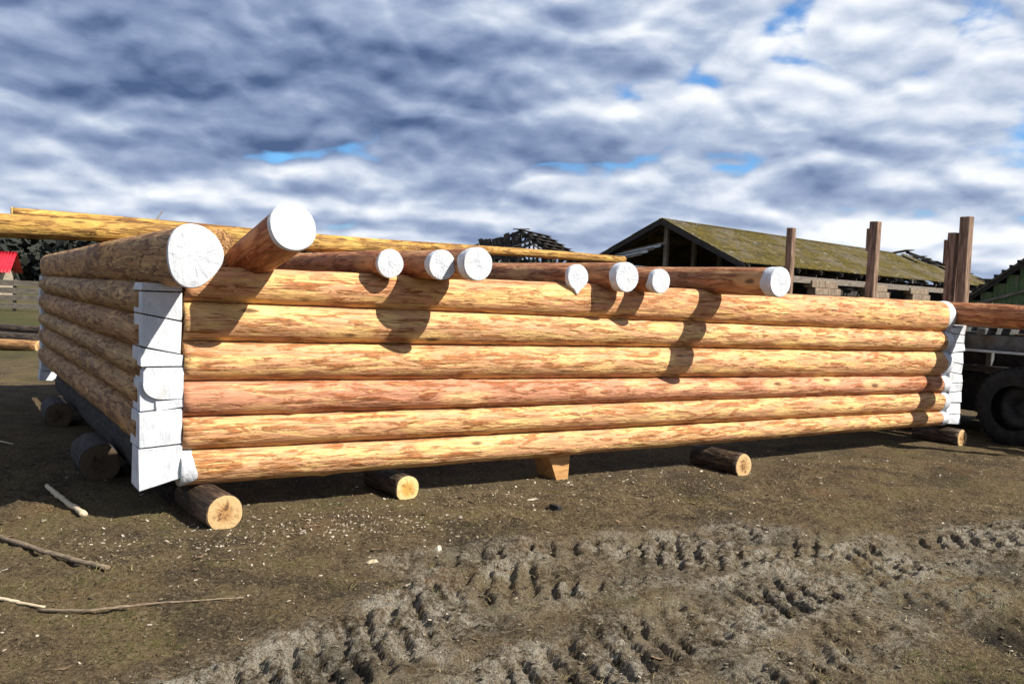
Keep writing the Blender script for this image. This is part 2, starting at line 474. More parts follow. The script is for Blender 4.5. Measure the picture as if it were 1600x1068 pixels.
def ground_material():
    m, N, b = new_mat('trampled_earth')
    geo = N.node('ShaderNodeNewGeometry')
    P = geo.outputs['Position']
    at = N.node('ShaderNodeAttribute', attribute_name='dry')
    ag = N.node('ShaderNodeAttribute', attribute_name='grass')
    aw = N.node('ShaderNodeAttribute', attribute_name='wet')
    big = N.noise(P, 0.55, 5, 0.6, 0.3)
    mid = N.noise(P, 3.2, 6, 0.65, 0.4)
    fin = N.noise(P, 22.0, 6, 0.7, 0.2)
    vf = N.noise(P, 95.0, 4, 0.7)
    col = N.mix(N.mapr(mid, 0.34, 0.66), (0.056, 0.040, 0.022), (0.160, 0.112, 0.060))
    col = N.mix(N.math('MULTIPLY', N.mapr(fin, 0.44, 0.64), 0.75), col, (0.165, 0.122, 0.068))
    col = N.mix(N.math('MULTIPLY', N.mapr(big, 0.50, 0.64), 0.6), col, (0.215, 0.15, 0.075))
    col = N.mix(N.math('MULTIPLY', N.mapr(N.noise(P, 0.9, 5, 0.65, 0.5), 0.50, 0.36), 0.7), col, (0.040, 0.031, 0.021))
    gm = N.math('MULTIPLY', N.mapr(N.math('ADD', N.math('MULTIPLY', mid, 0.5), N.math('MULTIPLY', big, 0.7)), 0.60, 0.72), N.mapr(fin, 0.40, 0.60))
    col = N.mix(N.math('MULTIPLY', gm, 0.75), col, (0.095, 0.092, 0.026))
    rm = N.mapr(N.noise(P, 1.3, 5, 0.65, 0.5), 0.56, 0.68)
    col = N.mix(N.math('MULTIPLY', rm, 0.55), col, (0.17, 0.098, 0.045))
    tuft = N.noise(N.vmath('MULTIPLY', P, (1, 1, 1)), 42.0, 4, 0.7, 0.3)
    col = N.mix(N.mapr(tuft, 0.54, 0.66, 0, 0.8), col, (0.25, 0.195, 0.118))
    col = N.mix(N.mapr(tuft, 0.46, 0.36, 0, 0.85), col, (0.022, 0.017, 0.010))
    # crumbly pale mud thrown up by the tyres
    dm = N.math('MULTIPLY', at.outputs['Fac'], N.mapr(N.math('ADD', N.math('MULTIPLY', fin, 0.6), N.math('MULTIPLY', mid, 0.4)), 0.41, 0.60))
    dcol = N.mix(N.mapr(vf, 0.35, 0.65), (0.20, 0.17, 0.122), (0.46, 0.415, 0.335))
    col = N.mix(dm, col, dcol)
    # rotted chips, crumbs
    col = N.mix(N.mapr(vf, 0.58, 0.68, 0, 0.8), col, (0.25, 0.205, 0.14))
    col = N.mix(N.mapr(vf, 0.44, 0.34, 0, 0.9), col, (0.012, 0.010, 0.007))
    spk = N.noise(P, 160.0, 2, 0.5)
    col = N.mix(N.mapr(spk, 0.735, 0.77, 0, 0.8), col, (0.46, 0.43, 0.38))
    wetm = N.math('MULTIPLY', aw.outputs['Fac'], N.mapr(mid, 0.35, 0.55))
    col = N.mix(wetm, col, (0.022, 0.020, 0.017))
    gcol = N.mix(N.mapr(fin, 0.35, 0.65), (0.035, 0.036, 0.012), (0.10, 0.10, 0.035))
    col = N.mix(N.math('MULTIPLY', ag.outputs['Fac'], N.mapr(mid, 0.25, 0.5)), col, gcol)
    N.l.new(col, b.inputs['Base Color'])
    h = N.math('ADD', N.math('MULTIPLY', fin, 0.7), N.math('ADD', N.math('MULTIPLY', tuft, 0.6), N.math('MULTIPLY', vf, 0.4)))
    N.l.new(N.bump(h, 1.0, 0.06), b.inputs['Normal'])
    b.inputs['Roughness'].default_value = 0.95
    b.inputs['Specular IOR Level'].default_value = 0.1
    return m
M_GROUND = ground_material()

# ------------------------------------------------------------------ ground: one sheet with real ruts and tyre lugs
TRACKS = [  # (polyline world xy, width, depth, lug, strength)
    ([(-1.6, 2.9), (-0.87, 3.89), (-0.53, 4.49), (-0.09, 5.08), (0.45, 5.49), (1.11, 5.91), (1.75, 6.30), (2.6, 6.7)], 0.30, 0.035, 0.175, 1.0),
    ([(-0.9, 5.35), (-0.59, 5.52), (0.05, 5.86), (0.72, 6.17), (1.58, 6.60), (2.2, 6.95)], 0.15, 0.030, 0.17, 0.9),
    ([(-0.4, 3.2), (0.23, 3.94), (0.70, 4.49), (1.53, 5.26), (2.31, 5.92), (2.97, 6.47), (3.72, 6.84), (4.7, 7.2)], 0.26, 0.040, 0.18, 1.0),
    ([(0.9, 3.4), (1.55, 4.35), (2.3, 5.15), (3.1, 5.85), (4.2, 6.35)], 0.20, 0.025, 0.18, 0.6),
]
def track_fields(x, y):
    h = np.zeros_like(x)
    dry = np.zeros_like(x)
    for k, (pl, wd, dp, lug, st) in enumerate(TRACKS):
        best = np.full(x.shape, 1e9)
        S = np.zeros_like(x)
        T = np.zeros_like(x)
        s0 = 0.0
        for (ax, ay), (bx, by) in zip(pl[:-1], pl[1:]):
            dx, dy = bx - ax, by - ay
            ln = math.hypot(dx, dy)
            t = np.clip(((x - ax) * dx + (y - ay) * dy) / ln ** 2, 0, 1)
            qx, qy = ax + t * dx, ay + t * dy
            d = np.hypot(x - qx, y - qy)
            sg = np.sign((x - ax) * -dy + (y - ay) * dx) * -1
            m = d < best
            best = np.where(m, d, best)
            S = np.where(m, s0 + t * ln, S)
            T = np.where(m, d * sg, T)
            s0 += ln
        ends = sst(0, 0.5, S) * sst(s0, s0 - 0.5, S)
        wob = (fbm(x * 3, y * 3, 3, 60 + k) - 0.5) * 0.10
        inside = sst(wd + 0.05, wd - 0.05, best + wob)
        berm = np.exp(-((best + wob - wd - 0.06) / 0.06) ** 2)
        ph = (S + (0.85, 0.55, 0.7, 0.9)[k] * T + (fbm(x * 5, y * 5, 2, 80 + k) - 0.5) * 0.12) / lug
        fr = ph - np.floor(ph)
        lugh = sst(0.10, 0.28, fr) * sst(0.86, 0.66, fr)
        mid = sst(0.0, 0.05, np.abs(T)) * 0.3 + 0.7
        brk = sst(0.34, 0.60, fbm(x * 1.7, y * 1.7, 3, 90 + k))
        amp = st * ends * (0.25 + 0.75 * brk)
        h += amp * (inside * (-dp * 0.9 + 0.040 * lugh * mid) + berm * 0.018)
        dry = np.maximum(dry, ends * st * np.clip(inside * 1.0 + berm * 0.8 + 0.45 * sst(wd + 0.38, wd, best), 0, 1) * (0.30 + 0.7 * sst(0.36, 0.58, fbm(x * 2.3 + 7, y * 2.3, 3, 120 + k))))
    return h, dry

def ground_h(x, y):
    x = np.asarray(x, float)
    y = np.asarray(y, float)
    near = sst(40, 16, np.hypot(x, y - 6))
    h = (fbm(x * 0.35, y * 0.35, 3, 1) - 0.5) * 0.10 * near
    h += (fbm(x * 1.6, y * 1.6, 4, 5) - 0.5) * 0.055 * near
    h += (fbm(x * 9, y * 9, 3, 11) - 0.5) * 0.050 * near
    h += (fbm(x * 28, y * 28, 2, 21) - 0.5) * 0.022 * near
    th, dry = track_fields(x, y)
    lump = fbm(x * 22, y * 22, 3, 31)
    h += th + np.clip(dry, 0, 1) * (lump - 0.45) * 0.060
    # a wet rut at the right
    rx = x - 2.75
    ry = y - 4.9
    rut = np.exp(-((rx * 0.86 + ry * 0.5) / 0.22) ** 2 - ((-rx * 0.5 + ry * 0.86) / 0.75) ** 2)
    rut2 = np.exp(-((rx - 1.2) / 0.7) ** 2 - ((ry - 1.2) / 0.16) ** 2)
    rutm = np.clip(rut + 0.7 * rut2, 0, 1)
    h -= 0.10 * rutm
    wl = np.exp(-((x + 0.75) / 0.16) ** 2 - ((y - 4.05) / 0.25) ** 2)
    h -= 0.05 * wl
    # rise of the ground far behind and to the right
    far = np.hypot(x, y)
    h += sst(90, 420, far) * 7.0 * sst(0.15, 0.7, x / (far + 1e-6))
    h += sst(200, 500, far) * 2.0
    # pads under the frame stay level
    u = (x - CX) * UX.x + (y - CY) * UX.y
    v = (x - CX) * VX.x + (y - CY) * VX.y
    pad = sst(-0.6, 0.1, u) * sst(11.6, 10.6, u) * sst(0.75, 0.2, v) * sst(-8.8, -8.0, v)
    h = h * (1 - 0.75 * pad) - 0.004 * pad
    return h, dry, np.clip(rutm + wl, 0, 1)

def spaced(lo, hi, step, far, growth):
    c = list(np.arange(lo, hi + 1e-6, step))
    s = step
    x = c[-1]
    upv = []
    while x < far:
        s *= growth
        x += s
        upv.append(x)
    s = step
    x = c[0]
    dn = []
    while x > -far:
        s *= growth
        x -= s
        dn.append(x)
    return np.array(dn[::-1] + c + upv)

xs = spaced(-3.6, 4.6, 0.0135, 900.0, 1.045)
ys_c = []
y = 3.0
s = 0.013
while y < 7.6:
    ys_c.append(y)
    y += s
while y < 1400:
    s *= 1.04
    ys_c.append(y)
    y += s
dn = []
y = 3.0
s = 0.013
while y > -600:
    s *= 1.12
    y -= s
    dn.append(y)
ys = np.array(dn[::-1] + ys_c)
GX, GY = np.meshgrid(xs, ys)
GH, GD, GW = ground_h(GX, GY)
nx, ny = len(xs), len(ys)
gm = bpy.data.meshes.new('ground')
gm.vertices.add(nx * ny)
gm.vertices.foreach_set('co', np.stack([GX, GY, GH], -1).reshape(-1).astype(np.float32))
ii = np.arange(nx * ny).reshape(ny, nx)
quads = np.stack([ii[:-1, :-1], ii[:-1, 1:], ii[1:, 1:], ii[1:, :-1]], -1).reshape(-1, 4)
nq = len(quads)
gm.loops.add(nq * 4)
gm.loops.foreach_set('vertex_index', quads.reshape(-1).astype(np.int32))
gm.polygons.add(nq)
gm.polygons.foreach_set('loop_start', np.arange(0, nq * 4, 4, dtype=np.int32))
gm.polygons.foreach_set('loop_total', np.full(nq, 4, dtype=np.int32))
gm.polygons.foreach_set('use_smooth', np.ones(nq, dtype=bool))
gm.update(calc_edges=True)
GG = np.clip(sst(17, 26, np.hypot(GX, GY)) * (0.35 + 0.65 * sst(0.35, 0.55, fbm(GX * 0.12, GY * 0.12, 3, 44))), 0, 1)
for nm, arr in (('dry', GD), ('wet', GW), ('grass', GG)):
    a = gm.attributes.new(nm, 'FLOAT', 'POINT')
    a.data.foreach_set('value', np.clip(arr, 0, 1).reshape(-1).astype(np.float32))
gm.materials.append(M_GROUND)
ground = link(bpy.data.objects.new('ground', gm))
tag(ground, 'rutted brown earth yard with tyre tracks', kind='structure')

def gz(x, y):
    return float(ground_h(np.array([x]), np.array([y]))[0][0])

# ------------------------------------------------------------------ logs
class Log:
    """tapered round timber, local +X along its axis"""
    def __init__(self, p0, p1, r0, r1, seed, flat0=1.0, flat1=1.0, bend=0.012, rough=0.012, lump=0.03, shape=None):
        self.p0, self.p1 = Vector(p0), Vector(p1)
        self.L = (self.p1 - self.p0).length
        self.r0, self.r1 = r0, r1
        self.f0, self.f1 = flat0, flat1
        rg = np.random.RandomState(seed)
        self.b = [(rg.uniform(-1, 1) * bend / k, rg.uniform(-1, 1) * bend / k, rg.uniform(0, 6.28), k) for k in (1, 2, 3)]
        self.h = [(rg.uniform(-1, 1) * lump / k ** 0.8, k, rg.uniform(0, 6.28), rg.uniform(-0.6, 0.6)) for k in (2, 3, 4, 5)]
        self.rough = rough
        self.seed = seed
        self.kn = [(rg.uniform(0.2, self.L), rg.uniform(0, 6.28), rg.uniform(0.006, 0.014), rg.uniform(0.04, 0.07)) for _ in range(int(self.L * 1.6))]
        self.shape = shape or []
    def center(self, x):
        t = np.asarray(x) / self.L
        e = np.sin(np.pi * t)
        cy = sum(a * np.sin(np.pi * k * t + ph) for a, _, ph, k in self.b) * e
        cz = sum(c * np.sin(np.pi * k * t + ph + 1.0) for _, c, ph, k in self.b) * e * 0.6
        return cy, cz
    def radius(self, x, th):
        t = x / self.L
        r = self.r0 + (self.r1 - self.r0) * t
        k = 1.0 + sum(a * np.cos(n * th + ph + w * x) for a, n, ph, w in self.h)
        for n, amp, ph in self.shape:
            k = k + amp * np.cos(n * (th - ph))
        nz = fbm(x * 4.0 + self.seed * 3.7, np.cos(th) * 2 + 5 + self.seed, 3, self.seed) + fbm(x * 4.0, np.sin(th) * 2 + 9, 3, self.seed + 3)
        k = k + (nz - 1.0) * self.rough * 2
        r = r * k
        for kx, kt, ka, kw in self.kn:
            dth = np.angle(np.exp(1j * (th - kt)))
            r = r + ka * np.exp(-((x - kx) / kw) ** 2 - (dth * 0.13 / (kw * 0.8)) ** 2)
        return r
    def pt(self, x, th, rmul=1.0, radd=0.0, xo=None):
        cy, cz = self.center(x)
        r = self.radius(x, th) * rmul + radd
        t = x / self.L
        fl = self.f0 + (self.f1 - self.f0) * t     # horizontal radius / vertical radius
        xx = x if xo is None else xo
        return np.stack([np.broadcast_to(xx, r.shape), cy + np.cos(th) * r * fl, cz + np.sin(th) * r], -1)
    def place(self, o):
        d = (self.p1 - self.p0).normalized()
        z = Vector((0, 0, 1))
        yv = z.cross(d).normalized()
        zv = d.cross(yv)
        self.M = Matrix(((d.x, yv.x, zv.x, self.p0.x), (d.y, yv.y, zv.y, self.p0.y), (d.z, yv.z, zv.z, self.p0.z), (0, 0, 0, 1)))
        o.matrix_local = self.M
    def body(self, name, mat, parent=None, nr=28, step=0.09, cap=True):
        ns = max(6, int(self.L / step))
        X = np.linspace(0, self.L, ns + 1)
        T = np.linspace(0, 2 * np.pi, nr, endpoint=False)
        XX, TT = np.meshgrid(X, T, indexing='ij')
        V = self.pt(XX, TT).reshape(-1, 3)
        F = []
        for i in range(ns):
            a = i * nr
            for j in range(nr):
                k = (j + 1) % nr
                F.append((a + j, a + nr + j, a + nr + k, a + k))
        V = list(map(tuple, V))
        if cap:
            F.append(tuple(range(nr)))
            F.append(tuple(reversed(range(ns * nr, ns * nr + nr))))
        o = obj_np(name, V, F, mat, parent)
        for p in list(o.data.polygons)[-2:]:
            p.use_smooth = False if cap else True
        # orient outward
        bm = bmesh.new()
        bm.from_mesh(o.data)
        bmesh.ops.recalc_face_normals(bm, faces=bm.faces[:])
        bm.to_mesh(o.data)
        bm.free()
        self.place(o)
        self.o = o
        return o
    def end(self, name, mat, at_start=True, sleeve=0.1, nr=40, sleeve_jit=0.03, dome=0.0, proud=0.005, drip=None):
        """painted or sawn face over one end; child of the log body, in the same local axes"""
        rg = np.random.RandomState(self.seed + 77)
        T = np.linspace(0, 2 * np.pi, nr, endpoint=False)
        x0 = 0.0 if at_start else self.L
        sg = 1.0 if at_start else -1.0
        cf = [(rg.uniform(-1, 1), rg.uniform(0, 6.28), k) for k in (1, 2, 3, 5)]
        jit = np.array([sum(a * math.cos(k * t + ph) for a, ph, k in cf) for t in T]) * sleeve_jit * 0.5
        rings = []
        if sleeve > 0:
            nsl = max(2, int((sleeve + sleeve_jit) / 0.02))
            for q in range(nsl):
                xs_ = x0 + sg * np.maximum(sleeve + jit, 0.012) * (1 - q / nsl)
                rings.append(self.pt(xs_, T, 1.0, proud * (0.3 if q == 0 else 1.0)))
        rings.append(self.pt(np.full(nr, x0), T, 1.0, proud, xo=x0 + sg * 0.006))
        rings.append(self.pt(np.full(nr, x0), T, 0.985, proud - 0.003, xo=x0 - sg * 0.006))
        for f in (0.8, 0.55, 0.3, 0.1):
            rr = self.pt(np.full(nr, x0), T, f, 0.0, xo=x0 - sg * (0.008 + dome * (1 - f * f)))
            rr[:, 0] += (rg.rand(nr) - 0.5) * 0.003
            rings.append(rr)
        if drip is not None:
            for rr in rings[:-4]:
                kk = np.exp(-(np.angle(np.exp(1j * (T - drip[0]))) / 0.22) ** 2)
                rr[:, 2] -= kk * drip[1]
        V = np.concatenate(rings)
        F = []
        for i in range(len(rings) - 1):
            for j in range(nr):
                k = (j + 1) % nr
                q = (i * nr + j, i * nr + k, (i + 1) * nr + k, (i + 1) * nr + j)
                F.append(q if at_start else q[::-1])
        b0 = (len(rings) - 1) * nr
        F.append(tuple(range(b0, b0 + nr)) if at_start else tuple(reversed(range(b0, b0 + nr))))
        o = obj_np(name, V, F, mat, self.o)
        pol = o.data.polygons
        k = (len(rings) - 5) * nr
        for i, p in enumerate(pol):
            p.use_smooth = i < ((len(rings) - 6) * nr if sleeve > 0 else 0)
        bm = bmesh.new()
        bm.from_mesh(o.data)
        bmesh.ops.recalc_face_normals(bm, faces=bm.faces[:])
        bm.to_mesh(o.data)
        bm.free()
        return o

# ------------------------------------------------------------------ the log building
LF, WF = 9.987, 7.6
frame = empty('log_cabin_frame', (CX, CY, CZ), TH,
              'unfinished log cabin frame of stacked peeled pine logs with white painted dovetail corners', 'log cabin')
CB = 0.29   # corner block size
def P(u, v, z):        # frame coordinates with v outward -> local
    return (u, -v, z)

def local_to_log(lg, pts):
    inv = lg.M.inverted()
    return [inv @ Vector(p) for p in pts]

def dovetail(parent_log, u0, u1, v0, v1, zl, zh, sl_lo, sl_hi, name='dovetail_end', rnd=None):
    """block of a corner column. u0<u1, v0<v1 ; sl_* = rise of the lower/upper face from u0 to u1 side"""
    g = 0.005
    bm = bmesh.new()
    rj = random.Random(int(zl * 1000) + int(u0 * 77) + 5)
    c = []
    for (z, sl) in ((zl + g, sl_lo), (zh - g, sl_hi)):
        for uu, vv in ((u0, v0), (u1, v0), (u1, v1), (u0, v1)):
            t = (uu - u0) / (u1 - u0) - 0.5
            c.append(P(uu + rj.uniform(-0.007, 0.007), vv + rj.uniform(-0.010, 0.010), z + sl * t))
    c = local_to_log(parent_log, c)
    vs_ = [bm.verts.new(p) for p in c]
    for q in ((0, 1, 2, 3), (4, 5, 6, 7), (0, 1, 5, 4), (1, 2, 6, 5), (2, 3, 7, 6), (3, 0, 4, 7)):
        bm.faces.new([vs_[i] for i in q])
    bmesh.ops.recalc_face_normals(bm, faces=bm.faces[:])
    bmesh.ops.bevel(bm, geom=bm.edges[:], offset=0.005, segments=2, affect='EDGES', profile=0.6)
    return obj_bm(name, bm, M_WHITE, parent_log.o)

# front wall ---------------------------------------------------------------
zL = [1.577, 1.330, 1.040, 0.752, 0.487, 0.248, -0.020]
zR = [1.567, 1.182, 0.939, 0.622, 0.418, 0.172, -0.010]
front = []
for i in range(6):
    ra, rb = (zL[i] - zL[i + 1]) / 2 + 0.007, (zR[i] - zR[i + 1]) / 2 + 0.007
    ya, yb = max(0.125, min(ra, 0.15)), max(0.125, min(rb, 0.15))
    za, zb = (zL[i] + zL[i + 1]) / 2, (zR[i] + zR[i + 1]) / 2
    pr = 0.035
    lg = Log(P(CB - 0.004, pr - ya, za), P(LF - CB + 0.004, pr - yb, zb), ra, rb, 10 + i, ya / ra, yb / rb, 0.012, 0.022, 0.025)
    lg.body('log', M_PINK if i == 3 else M_PEEL, frame, nr=36, step=0.05)
    lg.end('painted_end', M_WHITE, False, 0.12, sleeve_jit=0.05)
    front.append(lg)
front[5].end('painted_end', M_WHITE, True, 0.085, sleeve_jit=0.07)

# left wall ----------------------------------------------------------------
lN = [1.451, 1.208, 0.956, 0.745, 0.545, 0.255]
lF = [1.455, 1.232, 0.955, 0.755, 0.500, 0.230]
left = []
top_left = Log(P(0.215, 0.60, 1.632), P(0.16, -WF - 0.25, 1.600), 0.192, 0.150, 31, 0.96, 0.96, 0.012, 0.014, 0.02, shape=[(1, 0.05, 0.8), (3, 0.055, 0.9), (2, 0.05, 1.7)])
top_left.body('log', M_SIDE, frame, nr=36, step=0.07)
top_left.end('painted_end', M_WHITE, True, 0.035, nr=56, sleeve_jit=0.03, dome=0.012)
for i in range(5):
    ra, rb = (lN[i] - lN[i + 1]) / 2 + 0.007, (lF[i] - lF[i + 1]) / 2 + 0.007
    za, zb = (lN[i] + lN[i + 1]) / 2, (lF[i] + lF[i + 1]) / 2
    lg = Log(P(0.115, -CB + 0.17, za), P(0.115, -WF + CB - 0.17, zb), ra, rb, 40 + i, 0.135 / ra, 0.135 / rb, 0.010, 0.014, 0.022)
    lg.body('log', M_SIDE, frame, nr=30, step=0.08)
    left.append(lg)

sun_block = Log(P(0.39, -0.45, 0.0), P(0.39, -WF + 0.45, 0.0), 0.238, 0.225, 48, 1, 1, 0.01, 0.014, 0.02)  # added log, put inside to block sun passing under the left wall
sun_block.body('log', M_DARKWOOD, frame, nr=24, step=0.12)  # its dark colour stands in for the shade there

# right wall: top log runs out past the front wall --------------------------
right = []
top_right = Log(P(9.86, 1.45, 1.405), P(9.86, -WF - 0.3, 1.52), 0.142, 0.165, 51, 1, 1, 0.012, 0.012, 0.02)
top_right.body('log', M_BEAM, frame, nr=30, step=0.09)
top_right.end('painted_end', M_WHITE, True, 0.09)
rz = [1.262, 1.03, 0.79, 0.53, 0.29, 0.06]
for i in range(5):
    ra = (rz[i] - rz[i + 1]) / 2 + 0.007
    za = (rz[i] + rz[i + 1]) / 2
    lg = Log(P(9.862, -CB + 0.1, za), P(9.862, -WF + CB - 0.1, za), ra, ra, 60 + i, 0.13 / ra, 0.13 / ra, 0.01, 0.012, 0.02)
    lg.body('log', M_SIDE, frame, nr=24, step=0.12)
    right.append(lg)

# rear wall -----------------------------------------------------------------
rear = []
for i in range(6):
    a, b_ = zR[i] - zR[i + 1], zL[i] - zL[i + 1]
    ra, rb = a / 2 + 0.007, b_ / 2 + 0.007
    lg = Log(P(CB - 0.004, -WF + 0.10, (zR[i] + zR[i + 1]) / 2), P(LF - CB + 0.004, -WF + 0.10, (zL[i] + zL[i + 1]) / 2), ra, rb, 70 + i, 0.135 / ra, 0.135 / rb, 0.01, 0.012, 0.02)
    lg.body('log', M_SIDE, frame, nr=24, step=0.14)
    rear.append(lg)

# corner columns: sawn dovetail ends, alternate courses ------------------------
rg = random.Random(5)
colz = [0.010, 0.289, 0.551, 0.624, 0.857, 0.971, 1.206, 1.391, 1.452]
colp = [front[5], left[4], front[4], left[3], front[2], front[1], left[0], front[0]]
slo = [0.075, 0.02, 0.03, 0.012, 0.0, -0.055, -0.05, 0.0, 0.0]
# the lowest block drops a little further at the outer edge
def round_block(parent_log, u0, u1, v0, v1, zl, zh, rad):
    """log end left half round at its lower outer corner"""
    g = 0.004
    pf = [(u1, zl + g), (u1, zh - g), (u0 + 0.02, zh - g), (u0, zh - g - 0.03)]
    for k in range(9):
        t = k / 8 * math.pi / 2
        pf.append((u0 + rad - rad * math.cos(t), zl + g + rad * 0.8 - rad * 0.8 * math.sin(t)))
    bm = bmesh.new()
    va = [bm.verts.new(p) for p in local_to_log(parent_log, [P(a, v0, b_) for a, b_ in pf])]
    vb = [bm.verts.new(p) for p in local_to_log(parent_log, [P(a, v1, b_) for a, b_ in pf])]
    bm.faces.new(va)
    bm.faces.new(vb[::-1])
    for i in range(len(pf)):
        j = (i + 1) % len(pf)
        bm.faces.new((va[i], vb[i], vb[j], va[j]))
    bmesh.ops.recalc_face_normals(bm, faces=bm.faces[:])
    return obj_bm('dovetail_end', bm, M_WHITE, parent_log.o)
for k in range(8):
    e = rg.uniform(0, 0.012)
    e2 = rg.uniform(0, 0.012)
    if k == 3:
        round_block(colp[k], 0.012, CB - 0.006, -CB, 0.016, colz[k], colz[k + 1], 0.13)
        continue
    if k == 2:
        dovetail(colp[k], -0.004, CB - 0.010, -CB, -0.008, colz[k], colz[k] + 0.21, slo[k], 0.0)
        dovetail(colp[k], 0.10, CB - 0.006, -0.02, 0.012, colz[k], colz[k + 1], slo[k], 0.012)
        continue
    dovetail(colp[k], 0.0 - e2, CB - 0.006 - (0.02 if k in (5, 6, 7) else 0), -CB, 0.0 + e, colz[k], colz[k + 1], slo[k], slo[k + 1])
def column(u0, u1, v0, v1, logs, zz, seed):
    rg = random.Random(seed)
    s = [rg.uniform(-0.04, 0.04) for _ in zz]
    for k in range(len(zz) - 1):
        a, b_, c, d = (rg.uniform(-0.012, 0.012) for _ in range(4))
        dovetail(logs[k % len(logs)], u0 + a, u1 + b_, v0 + c, v1 + d, zz[k], zz[k + 1], s[k], s[k + 1])
zz = [0.0, 0.13, 0.28, 0.42, 0.53, 0.66, 0.79, 0.93, 1.05, 1.16, 1.262]
column(LF - CB, LF, -CB, 0.0, [front[5], right[4], front[4], right[3], front[3], right[2], front[2], right[1], front[1], right[0]], zz, 3)
column(0.0, CB, -WF, -WF + CB, [rear[5], left[4], rear[4], left[3], rear[3], left[2], rear[2], left[1], rear[1], left[0]], zz + [1.452], 4)
column(LF - CB, LF, -WF, -WF + CB, [rear[5], right[4], rear[4], right[3], rear[3], right[2], rear[2], right[1], rear[1], right[0]], zz, 6)

# ------------------------------------------------------------------ beams lying across the walls (things of their own)
def W(u, v, z):      # frame coordinates -> world
    return Vector((CX, CY, CZ)) + UX * u + VX * v + Vector((0, 0, z))

BEAMS = [ # u, v end, z, radius, far radius, sleeve, label
    (1.81, 0.15, 1.668, 0.109, 0.10, 0.035, 'red-brown log beam with white end, first in the row after the raised thick log', None),
    (2.14, 0.40, 1.672, 0.114, 0.11, 0.075, 'log beam with white end and paint-spotted bark, middle of the three close beams', None),
    (2.365, 0.57, 1.690, 0.126, 0.11, 0.11, 'white-ended log beam sticking out furthest of the three close together', None),
    (3.73, 0.04, 1.640, 0.112, 0.12, 0.05, 'log beam whose white end paint drips to a point', (4.71, 0.045)),
    (4.15, 0.23, 1.658, 0.132, 0.12, 0.10, 'thicker log beam with white end between the dripping one and a small one', None),
    (4.50, 0.30, 1.635, 0.108, 0.11, 0.07, 'thinnest short white-ended log beam beside a thicker beam', None),
    (5.53, 0.82, 1.672, 0.138, 0.14, 0.12, 'long red-brown log beam jutting out alone, white end, nearest the trailer stakes', None),
]
for i, (u, v, z, ra, rb, sl, lab, drip) in enumerate(BEAMS):
    lg = Log(W(u, v, z), W(u + 0.0, -WF - 0.12, 1.60 + rb), ra, rb, 100 + i, 1, 1, 0.010, 0.010, 0.02)
    o = lg.body('beam_log', M_BEAM, None, nr=32, step=0.10)
    tag(o, lab, 'log beam', 'beams across the cabin walls')
    lg.end('painted_end', M_WHITE, True, sl, nr=48, sleeve_jit=0.02, drip=drip)
big = Log(W(0.863, 0.60, 1.872), W(0.47, -6.9, -0.06), 0.166, 0.13, 120, 1, 1, 0.012, 0.014, 0.022)
o = big.body('beam_log', M_BEAM, None, nr=36, step=0.08)
tag(o, 'thick log propped up at a slant above the others with big white end', 'log beam', 'beams across the cabin walls')
big.end('painted_end', M_WHITE, True, 0.05, nr=56, sleeve_jit=0.02, dome=0.01)

inner = Log(W(0.57, -0.30, 1.727), W(0.57, -WF - 0.1, 1.727), 0.150, 0.13, 121, 1, 1, 0.012, 0.014, 0.022)
o = inner.body('beam_log', M_SIDE, None, nr=28, step=0.10)
tag(o, 'weathered brown log lying close beside the side wall top log', 'log beam', 'beams across the cabin walls')
# two slender yellow poles lying across the beams
p1 = Log(W(-0.95, -2.75, 1.905), W(3.35, -2.45, 1.905), 0.112, 0.055, 130, 1, 1, 0.03, 0.014, 0.03)
o = p1.body('loose_pole', M_POLE, None, nr=24, step=0.08)
tag(o, 'thick yellow pole overhanging the shaded side of the cabin', 'pole', 'loose poles on top of the cabin')
p1.end('sawn_end', M_CUTY, True, 0.0)
p2 = Log(W(-0.62, -3.05, 2.035), W(6.75, -3.0, 1.975), 0.062, 0.052, 131, 1, 1, 0.035, 0.02, 0.04)
o = p2.body('loose_pole', M_POLE, None, nr=20, step=0.08)
tag(o, 'long slender yellow pole lying across the log beams', 'pole', 'loose poles on top of the cabin')
p2.end('sawn_end', M_CUTY, True, 0.0)
tw = Log((1.28, 0.0, 0.04), (1.36, 0.06, 0.15), 0.007, 0.004, 132, 1, 1, 0.004, 0.01, 0.02)
tw.body('twig_stub', M_STICK, o, nr=6, step=0.03)

# ------------------------------------------------------------------ supports under the frame
def support(u0, v0, u1, v1, r, seed, label, cut=M_CUT, bark=M_BARK, dz=0.0):
    a, b_ = W(u0, v0, 0), W(u1, v1, 0)
    za = gz(a.x, a.y) + r - 0.028 + dz
    a.z = za
    b_.z = za
    lg = Log(a, b_, r, r * 0.97, seed, 1, 1, 0.004, 0.03, 0.035)
    o = lg.body('support_log', bark, None, nr=28, step=0.05)
    tag(o, label, 'support log', 'log rounds propping the cabin frame')
    lg.end('sawn_end', cut, True, 0.0, nr=40, proud=-0.004)
    lg.end('sawn_end', cut, False, 0.0, nr=40, proud=-0.004)
    return o
support(0.50, 0.37, 0.44, -0.33, 0.135, 201, 'thick bark-covered log round under the near dovetail corner')
support(2.07, 0.05, 2.04, -0.55, 0.112, 202, 'small yellow-ended log round propping the long wall beside the wooden wedge', M_CUTY)
support(5.66, 0.36, 5.62, -0.25, 0.125, 203, 'pale ringed log round sticking out under the middle of the long wall')
support(9.80, 0.16, 9.76, -0.45, 0.118, 204, 'log round under the corner beside the trailer wheel')
support(-0.03, -1.60, -0.02, -2.30, 0.165, 205, 'large shaded log round under the side wall', M_CUTSHADE, M_DARKWOOD)  # cut face and bark coloured dark in place of the shade under the wall
